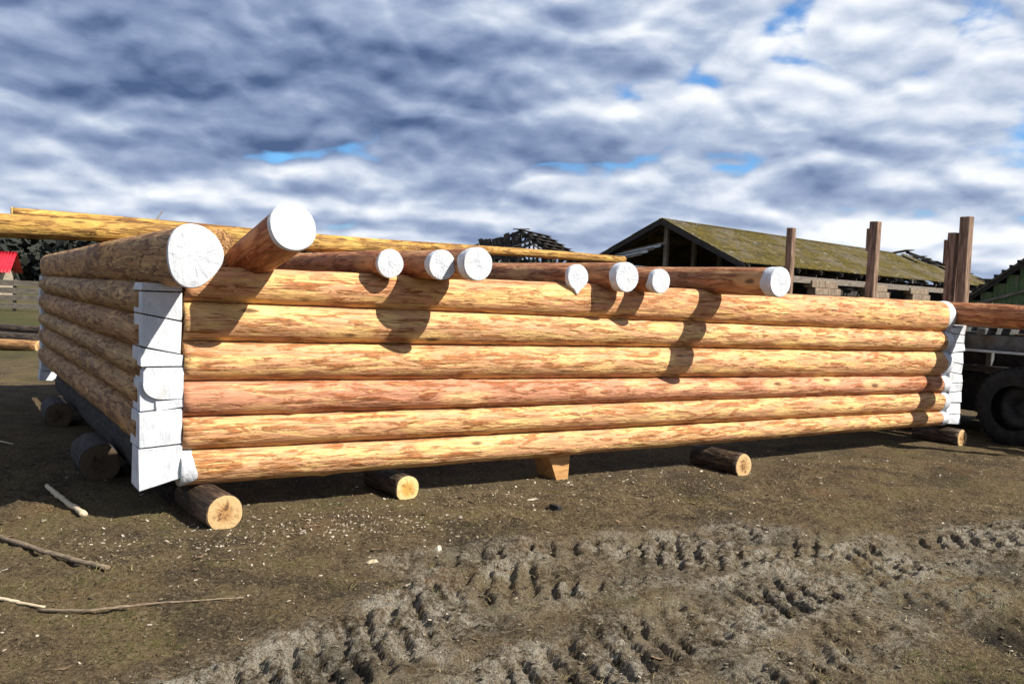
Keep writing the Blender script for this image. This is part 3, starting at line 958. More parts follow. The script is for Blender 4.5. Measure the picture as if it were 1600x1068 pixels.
support(-0.03, -4.7, -0.02, -5.4, 0.15, 206, 'dark log round far under the shaded side wall', M_CUTSHADE, M_DARKWOOD)  # shade put into both colours here as well
# the split wedge with its board
wa = W(3.72, -0.17, 0)
wz = gz(wa.x, wa.y)
wedge = empty('wedge_prop', (wa.x, wa.y, wz), TH, 'orange sawn wooden wedge prop under the long wall', 'wedge')
bm = bmesh.new()
prof = [(-0.02, -0.02), (0.11, -0.02), (0.13, 0.252 - wz), (-0.13, 0.252 - wz), (-0.10, 0.20)]
va = [bm.verts.new((x, -0.05, z)) for x, z in prof]
vb = [bm.verts.new((x, 0.25, z)) for x, z in prof]
bm.faces.new(va)
bm.faces.new(vb[::-1])
for i in range(5):
    j = (i + 1) % 5
    bm.faces.new((va[i], vb[i], vb[j], va[j]))
bmesh.ops.bevel(bm, geom=bm.edges[:], offset=0.005, segments=1, affect='EDGES')
obj_bm('block', bm, M_BOARD, wedge)
beam('board', (-0.15, -0.02, 0.225 - wz), (0.03, 0.06, 0.02), 0.10, 0.026, M_BOARD, wedge, 0.003)

# ------------------------------------------------------------------ log trailer parked beyond the right wall
TU = 10.62
tr_o = W(TU, 0, 0)
trailer = empty('log_trailer', (tr_o.x, tr_o.y, 0.0), TH, 'empty timber trailer with tall wooden stakes parked behind the cabin', 'trailer')
def Tp(du, v, z):
    return (du, -v, z)
for du in (0.12, 0.75, 1.75, 2.28):
    o = beam('chassis_beam', Tp(du, 3.2, 1.30), Tp(du, -6.5, 1.30), 0.09 if du in (0.12, 2.28) else 0.12, 0.20 if du in (0.12, 2.28) else 0.24, M_STEEL, trailer, 0.008)
    for k in range(2):
        pass
for v in (2.8, 1.3, -0.15, -1.1, -2.6, -4.1, -5.6):
    beam('cross_member', Tp(-0.02, v, 1.445), Tp(2.42, v, 1.445), 0.12, 0.09, M_STEEL, trailer, 0.008)
for du in (0.18, 0.52, 0.95, 1.4, 1.85, 2.2):
    beam('deck_plank', Tp(du, 3.2, 1.512), Tp(du, -6.5, 1.512), 0.20, 0.04, M_OLDWOOD, trailer, 0.004)
beam('side_rail', Tp(0.0, 3.2, 1.185), Tp(0.0, -6.5, 1.185), 0.05, 0.03, M_SLAT, trailer, 0.004)
STK = [(-0.46, 2.985, 0.135, 0.0, False), (-0.66, 2.78, 0.125, 0.03, True), (-1.90, 2.985, 0.135, 0.02, True), (-3.46, 2.955, 0.12, 0.0, False)]
def stake(v, zt, w_, lean, blk):
    d = w_ * 0.85
    bm = bmesh.new()
    bm_box(bm, (0.0, -w_ / 2, 0.0), (d, w_ / 2, zt - 1.16), 0.008, 0.006)
    for vv in bm.verts:
        vv.co.y -= lean * vv.co.z / (zt - 1.16)
    s_ = obj_bm('stake', bm, M_STAKE, trailer)
    s_.location = Tp(-0.06, v, 1.16)
    if blk:
        box('stake_block', (0.01, w_ / 2 - lean, zt - 1.60), (0.08, w_ / 2 + 0.055 - lean, zt - 1.26), M_STAKE, s_, 0.006)
for a_ in STK:
    stake(*a_)
stake(2.4, 2.95, 0.13, 0.0, False)
box('underbody_shade_box', (0.55, -2.6, 0.30), (1.95, 4.2, 1.16), M_SCRAP, trailer, 0.02)  # black box added to make the space under the trailer dark
def lathe(prof, n=40):
    V, F = [], []
    for (a, r) in prof:
        for j in range(n):
            t = 2 * math.pi * j / n
            V.append((a, r * math.cos(t), r * math.sin(t)))
    m = len(prof)
    for i in range(m - 1):
        for j in range(n):
            k = (j + 1) % n
            F.append((i * n + j, i * n + k, (i + 1) * n + k, (i + 1) * n + j))
    return V, F
def wheel(du, v, sgn):
    r = 0.505
    w_ = empty('wheel', Tp(du, v, r - 0.02))
    w_.parent = trailer
    s = -sgn
    V, F = lathe([(-0.02 * s, 0.29), (0.0, 0.30), (-0.035 * s, 0.34), (-0.05 * s, 0.42), (-0.035 * s, 0.475), (0.0, 0.50), (0.06 * s, 0.507), (0.13 * s, 0.507), (0.19 * s, 0.50), (0.23 * s, 0.46), (0.24 * s, 0.36), (0.22 * s, 0.29)], 48)
    ty = obj_np('tyre', V, F, M_RUBBER, w_)
    bm = bmesh.new()
    bm.from_mesh(ty.data)
    for k in range(36):
        t = 2 * math.pi * k / 36
        mt = Matrix.Rotation(t, 4, 'X')
        n0 = len(bm.verts)
        bm_box(bm, (min(0, 0.19 * s), -0.024, 0.49), (max(0.0, 0.19 * s), 0.024, 0.527))
        bm.verts.ensure_lookup_table()
        bmesh.ops.transform(bm, matrix=mt, verts=bm.verts[n0:])
    bmesh.ops.recalc_face_normals(bm, faces=bm.faces[:])
    bm.to_mesh(ty.data)
    bm.free()
    V, F = lathe([(-0.01 * s, 0.30), (0.0, 0.285), (0.05 * s, 0.275), (0.07 * s, 0.20), (0.03 * s, 0.14), (0.0, 0.11), (-0.05 * s, 0.10), (-0.06 * s, 0.05), (-0.06 * s, 0.001)], 40)
    obj_np('rim', V, F, M_RIM, w_)
    for k in range(8):
        t = 2 * math.pi * k / 8
        bm = bmesh.new()
        bmesh.ops.create_cone(bm, cap_ends=True, segments=6, radius1=0.017, radius2=0.014, depth=0.04,
                              matrix=Matrix.Translation((0.015 * s, 0.165 * math.cos(t), 0.165 * math.sin(t))) @ Matrix.Rotation(math.pi / 2, 4, 'Y'))
        obj_bm('wheel_nut', bm, M_RIM, w_)
for v in (0.42, -0.95):
    wheel(0.06, v, 1)
    wheel(2.34, v, -1)
    beam('axle', Tp(0.2, v, 0.485), Tp(2.2, v, 0.485), 0.12, 0.12, M_STEEL, trailer, 0.01)
for du in (0.45, 1.95):
    beam('leaf_spring', Tp(du, 1.0, 0.92), Tp(du, -1.6, 0.92), 0.09, 0.10, M_DARKWOOD, trailer, 0.01)
    for v in (0.95, -0.27, -1.55):
        beam('spring_hanger', Tp(du, v, 0.86), Tp(du, v, 1.22), 0.08, 0.08, M_STEEL, trailer, 0.006)
for v in (2.6, -4.6):
    for du in (0.4, 2.0):
        beam('support_leg', Tp(du, v, 0.0), Tp(du, v, 1.2), 0.09, 0.09, M_STEEL, trailer, 0.006)

# ------------------------------------------------------------------ corrugated sheet mesh
def corrugated(name, w, l, waves, amp, mat, thick=0.012, nl=3):
    n = waves * 4
    V, F = [], []
    for layer in (0, 1):
        for j in range(nl + 1):
            for i in range(n + 1):
                z = amp * math.sin(2 * math.pi * waves * i / n) - layer * thick
                V.append((w * i / n, l * j / nl, z))
    m = (n + 1) * (nl + 1)
    for j in range(nl):
        for i in range(n):
            a = j * (n + 1) + i
            F.append((a, a + 1, a + n + 2, a + n + 1))
            F.append((m + a, m + a + n + 1, m + a + n + 2, m + a + 1))
    for i in range(n):
        F.append((i, m + i, m + i + 1, i + 1))
        a = nl * (n + 1) + i
        F.append((a, a + 1, m + a + 1, m + a))
    for j in range(nl):
        a = j * (n + 1)
        F.append((a, a + n + 1, m + a + n + 1, m + a))
        a = a + n
        F.append((a, m + a, m + a + n + 1, a + n + 1))
    me = bpy.data.meshes.new(name)
    me.from_pydata(V, [], F)
    me.materials.append(mat)
    me.polygons.foreach_set('use_smooth', [True] * len(me.polygons))
    return me

def put(name, me, parent, mat4):
    o = bpy.data.objects.new(name, me)
    link(o, parent)
    o.matrix_local = mat4
    return o

# ------------------------------------------------------------------ long barn with a mossy roof
rg = random.Random(21)
BA = math.atan2(0.72, 0.69)
barn = empty('barn', (5.9, 36.0, 0), BA, 'long open-gabled barn with mossy corrugated roof and pale block piers', 'barn')
# local x along the ridge, local y to the left/away ; right (near) side is -y
BL, BH, BR, BE = 31.0, 3.45, 4.75, 3.18
slope = math.hypot(BH, BR - BE)
ang = math.atan2(BR - BE, BH)
ROWS = 3
SW, SLn = 1.06, slope / ROWS + 0.12
me_s = corrugated('roof_sheet', SW + 0.05, SLn + 0.10, 6, 0.022, M_MOSS)
for side in (-1, 1):
    ncol = int(BL / SW)
    for r_ in range(ROWS):
        for c in range(ncol):
            x = -0.35 + c * SW
            # the far end of the roof has lost part of its sheets
            if c > ncol * 0.72 and rg.random() < (0.25 + 0.6 * (r_ == ROWS - 1)) * (c / ncol):
                continue
            d0 = slope * (1 - r_ / ROWS) + 0.22      # distance down the slope from the ridge to the sheet's lower edge
            off = rg.uniform(-0.02, 0.02)
            # sheet local +y runs up the slope
            if side < 0:
                m = Matrix.Translation((x, -d0 * math.cos(ang), BR - d0 * math.sin(ang) + 0.05 + 0.016 * r_ + rg.uniform(0, 0.012))) @ Matrix.Rotation(ang + rg.uniform(-0.008, 0.008), 4, 'X') @ Matrix.Rotation(rg.uniform(-0.01, 0.01), 4, 'Z')
            else:
                m = Matrix.Translation((x + SW, d0 * math.cos(ang), BR - d0 * math.sin(ang) + 0.05 + 0.016 * r_)) @ Matrix.Rotation(math.pi, 4, 'Z') @ Matrix.Rotation(ang, 4, 'X')
            put('roof_sheet', me_s, barn, m)
for k in range(20):
    x = 0.1 + k * 2.0
    if x > BL: break
    for sd_ in (-1, 1):
        beam('rafter', (x, sd_ * (BH + 0.25), BE - 0.20), (x, 0, BR - 0.075), 0.09, 0.14, M_DARKWOOD, barn, 0.0)
    beam('tie_beam', (x, -BH, BE - 0.30), (x, BH, BE - 0.30), 0.12, 0.18, M_DARKWOOD, barn, 0.0)
    beam('king_post', (x, 0.0, BE - 0.2), (x, 0.0, BR - 0.15), 0.16, 0.16, M_OLDWOOD, barn, 0.0)
for sd_ in (-1, 1):
    beam('eave_beam', (-0.2, sd_ * BH, BE - 0.50), (BL, sd_ * BH, BE - 0.50), 0.22, 0.26, M_OLDWOOD, barn, 0.01)
    beam('verge_board', (-0.36, sd_ * (BH + 0.3), BE - 0.22), (-0.36, 0, BR - 0.05), 0.03, 0.17, M_DARKWOOD, barn, 0.0)
    for f in (0.25, 0.5, 0.75):
        beam('purlin', (-0.3, sd_ * BH * f, BR - (BR - BE) * f - 0.035), (BL, sd_ * BH * f, BR - (BR - BE) * f - 0.035), 0.08, 0.06, M_DARKWOOD, barn, 0.0)
beam('ridge_cap', (-0.35, 0, BR + 0.07), (BL * 0.72, 0, BR + 0.07), 0.22, 0.05, M_MOSS, barn, 0.01)
# block piers along both long walls
bm = bmesh.new()
bm_box(bm, (0, -0.19, 0), (0.60, 0.19, 0.29), 0.012)
me_b = bpy.data.meshes.new('wall_block')
bmesh.ops.recalc_face_normals(bm, faces=bm.faces[:])
bm.to_mesh(me_b)
bm.free()
me_b.materials.append(M_BLOCK)
for sd_ in (-1, 1):
    x = 0.0
    while x < BL - 2:
        nb = 4
        for row in range(9):
            top_drop = 0
            for c in range(nb):
                if sd_ > 0 and row < 4:
                    continue
                put('wall_block', me_b, barn, Matrix.Translation((x + c * 0.61 + (0.3 if row % 2 else 0), sd_ * BH + rg.uniform(-0.012, 0.012), row * 0.30)))
        x += 5.4
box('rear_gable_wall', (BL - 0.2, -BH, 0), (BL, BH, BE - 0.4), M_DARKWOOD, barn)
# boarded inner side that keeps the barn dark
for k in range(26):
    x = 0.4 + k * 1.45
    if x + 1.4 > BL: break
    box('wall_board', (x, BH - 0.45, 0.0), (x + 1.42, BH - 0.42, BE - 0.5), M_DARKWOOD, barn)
for k in range(5):
    beam('broken_board', (-0.3 + 0.1 * k, 3.2 - 0.25 * k, 3.05 + 0.12 * k), (-0.3, 0.9 - 0.3 * k, 3.45 + 0.11 * k), 0.05, 0.10, M_SLAT if k % 2 else M_OLDWOOD, barn, 0.0)

# ------------------------------------------------------------------ ruined roof behind
ru = empty('ruined_shed', (0.10, 50.0, -0.40), R(-20), 'ruined shed with collapsed roof of bare dark boards', 'shed')
rg = random.Random(8)
pk = Vector((0.1, 0, 5.46))
for k in range(4):
    y_ = k * 1.6
    beam('rafter', (2.7, y_, 3.95), (0.1, y_, 5.46), 0.16, 0.22, M_DARKWOOD, ru, 0.0)
    beam('rafter', (-2.7, y_, 4.3), (0.1, y_, 5.46 - 0.02), 0.12, 0.16, M_DARKWOOD, ru, 0.0)
for k in range(13):
    t = k / 12
    x = -2.65 + 2.75 * t
    zt = 4.55 + 0.85 * t + rg.uniform(-0.10, 0.16)
    beam('hanging_board', (x + 0.12, -0.12 - 0.004 * k, 3.9), (x - 0.14 + rg.uniform(-0.1, 0.1), -0.14 - 0.004 * k, zt + 0.10), 0.03, 0.25, M_DARKWOOD, ru, 0.0)
for k in range(20):
    x = -2.4 + 0.255 * k
    zt = (5.46 - 0.58 * (x - 0.1) if x > 0.1 else 5.46 - 0.30 * (0.1 - x)) - 0.12
    beam('gable_board', (x, 0.10, 3.8), (x, 0.10, zt), 0.24, 0.03, M_DARKWOOD, ru, 0.0)
for k in range(7):
    t = k / 6
    beam('roof_board', (2.75 - 2.6 * t, -0.3, 3.98 + 1.47 * t + 0.10), (2.75 - 2.6 * t, 5.1, 3.98 + 1.47 * t + 0.10), 0.34, 0.04, M_DARKWOOD, ru, 0.0)
beam('pale_lath', (-1.2, -0.35, 4.25), (0.9, -0.35, 4.95), 0.03, 0.06, M_OLDWOOD, ru, 0.0)
beam('pale_lath', (-0.9, -0.36, 4.12), (1.2, -0.36, 4.78), 0.03, 0.05, M_OLDWOOD, ru, 0.0)
beam('pale_lath', (0.9, -0.37, 4.8), (2.4, -0.37, 4.0), 0.03, 0.08, M_OLDWOOD, ru, 0.0)
beam('ridge_stub', (-0.1, -0.5, 5.55), (0.55, 0.3, 5.62), 0.06, 0.06, M_DARKWOOD, ru, 0.0)
for x in (-2.5, 0, 2.5):
    for y_ in (0, 4.8):
        beam('post', (x, y_, 0), (x, y_, 4.1 if x else 5.3), 0.2, 0.2, M_DARKWOOD, ru, 0.0)
for k in range(12):
    beam('wall_board', (-2.6, -0.02, 0.2 + 0.31 * k), (2.6, -0.02, 0.2 + 0.31 * k), 0.04, 0.29, M_OLDWOOD, ru, 0.0)

# ------------------------------------------------------------------ shed at the right edge
sh = empty('green_shed', (18.1, 28.1, 0), R(-33), 'green plank shed with dark corrugated roof edge beyond the trailer', 'shed')
SHW, SHE, SHR = 4.0, 1.8, 4.95
sang = math.atan2(SHR - SHE, SHW)
sl_ = math.hypot(SHW, SHR - SHE)
me_c = corrugated('roof_sheet', 1.0, sl_ / 4 + 0.15, 6, 0.03, M_OLDWOOD)
rg = random.Random(4)
for c in range(9):
    for r_ in range(4):
        for sd_ in (-1, 1):
            d0 = sl_ * (1 - r_ / 4) + 0.25
            if sd_ < 0:
                m = Matrix.Translation((-d0 * math.cos(sang), -0.3 + 0.97 * (c + 1), SHR - d0 * math.sin(sang) + 0.06 + 0.02 * r_)) @ Matrix.Rotation(-math.pi / 2, 4, 'Z') @ Matrix.Rotation(sang, 4, 'X')
            else:
                m = Matrix.Translation((d0 * math.cos(sang), -0.3 + 0.97 * c, SHR - d0 * math.sin(sang) + 0.06 + 0.02 * r_)) @ Matrix.Rotation(math.pi / 2, 4, 'Z') @ Matrix.Rotation(sang, 4, 'X')
            put('roof_sheet', me_c, sh, m)
for sd_ in (-1, 1):
    beam('verge_board', (sd_ * (SHW + 0.2), -0.2, SHE - 0.14), (0, -0.2, SHR - 0.04), 0.05, 0.20, M_DARKWOOD, sh, 0.0)
    for k in range(20):
        t = (k + 0.5) / 20
        bx, bz = sd_ * (SHW + 0.2) * (1 - t), SHE + (SHR - SHE) * t
        beam('batten_end', (bx, -0.48, bz + 0.02), (bx, 0.1, bz + 0.02), 0.10, 0.09, M_DARKWOOD, sh, 0.0)
n = 22
for k in range(n):
    x0 = -SHW + 2 * SHW * k / n
    x1 = x0 + 2 * SHW / n - 0.015
    xm = (x0 + x1) / 2
    zt = SHE + (SHR - SHE) * (1 - abs(xm) / SHW) - 0.18
    box('wall_plank', (x0, -0.03 + rg.uniform(-0.01, 0.01), 0.0), (x1, 0.0, zt), M_GREENW, sh)
beam('brace_board', (-SHW + 0.1, -0.10, 1.75), (-SHW + 2.4, -0.10, 2.55), 0.03, 0.09, M_OLDWOOD, sh, 0.0)
for k in range(4):
    beam('leaning_slat', (-SHW + 2.2 + 0.35 * k, -0.12 - 0.035 * k, 1.2), (-SHW + 4.6 + 0.35 * k, -0.12 - 0.035 * k, 2.35), 0.03, 0.10, M_SLAT, sh, 0.0)
box('side_wall', (SHW - 0.1, 0.05, 0), (SHW, 8.5, SHE), M_OLDWOOD, sh)
box('side_wall', (-SHW, 0.05, 0), (-SHW + 0.1, 8.5, SHE), M_OLDWOOD, sh)
box('rear_wall', (-SHW, 8.5, 0), (SHW, 8.6, SHE), M_OLDWOOD, sh)

# ruined farther end of the farmyard, dark rafters over the barn's end
rr = empty('collapsed_barn_end', (34.2, 62.0, -1.35), R(-8), 'collapsed barn end with bare dark rafters behind the mossy roof', 'barn')
rg = random.Random(18)
for k in range(9):
    y_ = 0.9 * k
    beam('rafter', (-7.0, y_, 6.9 + rg.uniform(-0.2, 0.2) - 0.02 * k), (3.6, y_, 3.2), 0.14, 0.18, M_DARKWOOD, rr, 0.0)
for k in range(11):
    t = k / 10
    beam('roof_board', (-7.0 + 10.4 * t, -0.5 + rg.uniform(0, 1.5), 6.95 - 3.65 * t + 0.08), (-7.0 + 10.4 * t + rg.uniform(-0.3, 0.3), 7.6 - rg.uniform(0, 3), 6.95 - 3.65 * t + 0.10), 0.55, 0.05, M_DARKWOOD if k % 3 else M_OLDWOOD, rr, 0.0)
for x, h in ((-6.5, 6.6), (-1.5, 4.9), (3.4, 3.2)):
    for y_ in (0.2, 6.8):
        beam('post', (x, y_, 0), (x, y_, h), 0.22, 0.22, M_DARKWOOD, rr, 0.0)
for k in range(9):
    beam('wall_board', (-6.8, 0.0, 0.2 + 0.33 * k), (3.5, 0.0, 0.2 + 0.33 * k), 0.04, 0.30, M_OLDWOOD, rr, 0.0)

# ------------------------------------------------------------------ far left: red-roofed house, fence, log pile, wood
hs = empty('red_roofed_house', (-38.5, 62.0, -0.25), R(22), 'small tan house with a bright red roof beyond the plank fence', 'house')
box('wall', (-3.4, -3, 0), (3.4, 3, 2.15), M_CREAM, hs, 0.02)
bm = bmesh.new()
prof = [(-3.5, 2.05), (3.5, 2.05), (0, 3.35)]
me_r = corrugated('roof_sheet', 1.0, 3.9, 5, 0.03, M_RED)
hang = math.atan2(1.35, 3.4)
for c in range(8):
    put('roof_sheet', me_r, hs, Matrix.Translation((-3.95 + 0.99 * c, -3.5, 2.0)) @ Matrix.Rotation(hang, 4, 'X'))
    put('roof_sheet', me_r, hs, Matrix.Translation((-2.95 + 0.99 * c, 3.5, 2.0)) @ Matrix.Rotation(math.pi, 4, 'Z') @ Matrix.Rotation(hang, 4, 'X'))
for sx in (-1.9, 0.2, 2.0):
    w_ = box('window', (sx - 0.5, -3.04, 0.8), (sx + 0.5, -2.98, 1.75), M_SLAT, hs, 0.01)
    box('pane', (sx - 0.4, -3.06, 0.9), (sx + 0.4, -3.035, 1.65), M_SCRAP, w_)
box('gable', (-3.38, -0.06, 2.1), (-3.3, 0.06, 3.2), M_CREAM, hs)

fn = empty('plank_fence', (-27.5, 41.0, 0), R(2), 'weathered grey fence of wide horizontal planks at the field edge', 'fence')
for k in range(9):
    beam('post', (k * 2.4, 0.08, 0), (k * 2.4, 0.08, 1.45), 0.12, 0.12, M_FENCE, fn, 0.01)
for k in range(8):
    for j in range(4):
        beam('plank', (k * 2.4 - 0.05, -0.02 - 0.008 * (k % 2), 0.26 + 0.34 * j + random.Random(k * 7 + j).uniform(-0.03, 0.03)), (k * 2.4 + 2.45, -0.02 - 0.008 * (k % 2), 0.26 + 0.34 * j + random.Random(k * 9 + j).uniform(-0.03, 0.03)), 0.03, 0.25, M_FENCE, fn, 0.004)

PILE = [(-13.6, 22.6, -10.9, 21.5, 0.17, 'pale grey log lying lowest at the side of the log pile'), (-13.9, 23.2, -11.0, 22.1, 0.15, 'brown log lying on the ground in the middle of the log pile'),
        (-13.2, 22.9, -10.75, 21.75, 0.13, 'thin log resting on top of the log pile'), (-14.5, 24.2, -11.2, 23.6, 0.16, 'log lying loose behind the log pile'),
        (-12.3, 20.6, -10.6, 20.25, 0.13, 'short whitish log lying in front of the log pile')]
for i, (ax, ay, bx, by, r_, lab) in enumerate(PILE):
    z = gz(ax, ay) + r_ - 0.01 + (0.24 if i == 2 else 0)
    lg = Log((bx, by, z), (ax, ay, z), r_, r_ * 0.9, 300 + i, 1, 1, 0.01, 0.03, 0.03)
    o = lg.body('piled_log', M_BARK if i != 4 else M_SIDE, None, nr=18, step=0.15)
    tag(o, lab, 'log', 'logs lying beside the field')
    lg.end('sawn_end', M_CUT, True, 0.0, nr=20, proud=-0.004)

# far-off wood: bare trees along the horizon
rs = np.random.RandomState(3)
V, F = [], []
def quad(c, a, b_):
    n0 = len(V)
    V.extend([c - a - b_, c + a - b_, c + a + b_, c - a + b_])
    F.append((n0, n0 + 1, n0 + 2, n0 + 3))
for k in range(1500):
    azm = R(rs.uniform(-62, -8)) if k % 4 else R(rs.uniform(-8, 62))
    d = rs.uniform(140, 190)
    base = np.array([d * math.sin(azm), d * math.cos(azm), 0.0])
    base[2] = float(ground_h(np.array([base[0]]), np.array([base[1]]))[0][0]) - 0.3
    H_ = rs.uniform(5.5, 9.0) * (1.0 if azm < 0.1 else 0.7)
    quad(base + [0, 0, H_ * 0.4], np.array([0.14, 0, 0]), np.array([0, 0, H_ * 0.4]))
    quad(base + [0, 0, H_ * 0.4], np.array([0, 0.14, 0]), np.array([0, 0, H_ * 0.4]))
    for q in range(55):
        t = rs.uniform(0.15, 1.0)
        rad = (0.55 + 1.9 * math.sin(min(1, t * 1.05) * math.pi) ** 0.8)
        a_ = rs.uniform(0, 6.28)
        c = base + np.array([math.cos(a_) * rad * rs.rand() ** 0.5, math.sin(a_) * rad * rs.rand() ** 0.5, t * H_])
        e1 = rs.normal(size=3)
        e1 /= np.linalg.norm(e1)
        e2 = np.cross(e1, rs.normal(size=3))
        e2 /= np.linalg.norm(e2)
        quad(c, e1 * rs.uniform(0.4, 0.9), e2 * rs.uniform(0.2, 0.5))
o = obj_np('distant_wood', V, F, M_TWIG, None, False)
tag(o, 'dark belt of distant trees along the horizon', 'trees', kind='stuff')

# ------------------------------------------------------------------ sticks and scraps on the ground
def stick(pts, r0, r1, mat, label, seed, cat='stick', lift=0.0):
    P_ = [Vector((x, y_, gz(x, y_) + r0 * 0.8 + lift + zz_)) for x, y_, zz_ in pts]
    nr = 8
    rg = random.Random(seed)
    # resample
    Q = []
    for a, b_ in zip(P_[:-1], P_[1:]):
        for k in range(8):
            Q.append(a.lerp(b_, k / 8))
    Q.append(P_[-1])
    V, F = [], []
    for i, q in enumerate(Q):
        t = i / (len(Q) - 1)
        d = (Q[min(i + 1, len(Q) - 1)] - Q[max(i - 1, 0)]).normalized()
        n1 = d.cross(Vector((0, 0, 1))).normalized()
        n2 = n1.cross(d)
        r_ = (r0 + (r1 - r0) * t) * rg.uniform(0.85, 1.15)
        off = Vector((rg.uniform(-1, 1), rg.uniform(-1, 1), 0)) * r0 * 0.35
        for j in range(nr):
            th = 2 * math.pi * j / nr
            V.append(q + off + (n1 * math.cos(th) + n2 * math.sin(th) * 0.8) * r_)
    for i in range(len(Q) - 1):
        for j in range(nr):
            k = (j + 1) % nr
            F.append((i * nr + j, i * nr + k, (i + 1) * nr + k, (i + 1) * nr + j))
    F.append(tuple(range(nr)))
    F.append(tuple(reversed(range(len(V) - nr, len(V)))))
    o = obj_np('stick', V, F, mat, None)
    bm = bmesh.new()
    bm.from_mesh(o.data)
    bmesh.ops.recalc_face_normals(bm, faces=bm.faces[:])
    bm.to_mesh(o.data)
    bm.free()
    tag(o, label, cat, 'sticks lying on the ground')
    return o
stick([(-3.69, 7.18, 0.03), (-3.36, 6.80, 0.01), (-3.03, 6.43, 0.0)], 0.02, 0.026, M_PALESTICK, 'short pale thick stick lying at the edge of the cabin shade', 1)
stick([(-3.55, 5.98, 0.0), (-3.27, 5.80, 0.01), (-2.85, 5.50, 0.015), (-2.32, 5.23, 0.0)], 0.017, 0.02, M_STICK, 'long dark brown stick lying slanted on bare earth', 2)
stick([(-3.0, 4.86, 0.0), (-2.64, 4.68, 0.0), (-2.36, 4.58, 0.0)], 0.018, 0.008, M_PALESTICK, 'pale split stick tapering towards a curved dark twig', 3)
stick([(-2.36, 4.54, 0.0), (-2.1, 4.52, 0.01), (-1.85, 4.66, 0.004), (-1.4, 4.83, 0.0)], 0.012, 0.005, M_STICK, 'thin curved dark twig', 4)
stick([(-6.3, 9.9, 0.05), (-5.6, 9.3, 0.02), (-4.9, 8.9, 0.0)], 0.015, 0.008, M_PALESTICK, 'thin pale branch lying in the deep shade beside the cabin', 5)

def scrap(x, y_, sx, sy, sz, mat, label, seed, name, cat):
    rg = random.Random(seed)
    bm = bmesh.new()
    bmesh.ops.create_icosphere(bm, subdivisions=2, radius=1.0)
    for v in bm.verts:
        k = 1 + rg.uniform(-0.28, 0.28)
        v.co = Vector((v.co.x * sx * k, v.co.y * sy * k, max(-0.3, v.co.z) * sz * k))
    o = obj_bm(name, bm, mat)
    o.location = (x, y_, gz(x, y_) + sz * 0.15)
    o.rotation_euler = (rg.uniform(-0.2, 0.2), rg.uniform(-0.2, 0.2), rg.uniform(0, 3))
    tag(o, label, cat)
    return o
scrap(0.40, 7.15, 0.075, 0.04, 0.035, M_SCRAP, 'small black clod lying on trampled earth before the wedge', 1, 'dark_clod', 'clod')
scrap(-0.82, 5.59, 0.040, 0.034, 0.018, M_PALESTICK, 'pale yellow wood chip lying on the mud by the tyre marks', 2, 'wood_chip', 'wood chip')
scrap(-0.43, 5.90, 0.040, 0.022, 0.016, M_CHIP, 'whitish wood chip on the churned mud', 3, 'wood_chip', 'wood chip')
scrap(0.22, 7.50, 0.055, 0.014, 0.012, M_CHIP, 'white splinter lying before the wooden wedge', 4, 'wood_chip', 'wood chip')

# scattered chips, clods and dead grass that nobody could count
rs = np.random.RandomState(12)
def scatter(n, xr, yr, dens):
    out = []
    while len(out) < n:
        x = rs.uniform(*xr, size=4 * n)
        y_ = rs.uniform(*yr, size=4 * n)
        k = rs.rand(4 * n) < dens(x, y_)
        out += list(zip(x[k], y_[k]))
    return np.array(out[:n])
def stuff_mesh(name, V, F, mat, label, cat):
    me = bpy.data.meshes.new(name)
    me.from_pydata([tuple(v) for v in V], [], F)
    me.materials.append(mat)
    o = link(bpy.data.objects.new(name, me))
    tag(o, label, cat, kind='stuff')
    return o
def uv_of(x, y_):
    return (x - CX) * UX.x + (y_ - CY) * UX.y, (x - CX) * VX.x + (y_ - CY) * VX.y

# chips
def dchip(x, y_):
    u, v = uv_of(x, y_)
    return 0.06 + 0.94 * np.exp(-((u - 1.1) / 0.9) ** 2 - ((v - 0.75) / 0.45) ** 2) + 0.25 * np.exp(-((v - 0.5) / 0.6) ** 2) * (u > -0.5) * (u < 8)
pts = scatter(2600, (-3.8, 6.5), (3.4, 10.5), dchip)
hz = ground_h(pts[:, 0], pts[:, 1])[0]
V, F = [], []
for (x, y_), z in zip(pts, hz):
    s_ = 0.0020 + 0.0075 * rs.rand() ** 3.0
    a = rs.uniform(0, 6.28)
    e1 = np.array([math.cos(a), math.sin(a), rs.uniform(-0.35, 0.35)]) * s_ * rs.uniform(0.8, 2.2)
    e2 = np.array([-math.sin(a), math.cos(a), rs.uniform(-0.35, 0.35)]) * s_ * rs.uniform(0.5, 0.9)
    c = np.array([x, y_, z + s_ * 0.35])
    n0 = len(V)
    for dz in (0.0, 0.004):
        V += [c - e1 - e2 + [0, 0, dz], c + e1 - e2 * 0.7 + [0, 0, dz], c + e1 * 0.8 + e2 + [0, 0, dz], c - e1 * 0.9 + e2 + [0, 0, dz]]
    F += [(n0 + 3, n0 + 2, n0 + 1, n0), (n0 + 4, n0 + 5, n0 + 6, n0 + 7), (n0, n0 + 1, n0 + 5, n0 + 4), (n0 + 1, n0 + 2, n0 + 6, n0 + 5), (n0 + 2, n0 + 3, n0 + 7, n0 + 6), (n0 + 3, n0, n0 + 4, n0 + 7)]
stuff_mesh('wood_chips', V, F, M_CHIP, 'pale wood chips strewn over the earth before the long wall', 'wood chips')
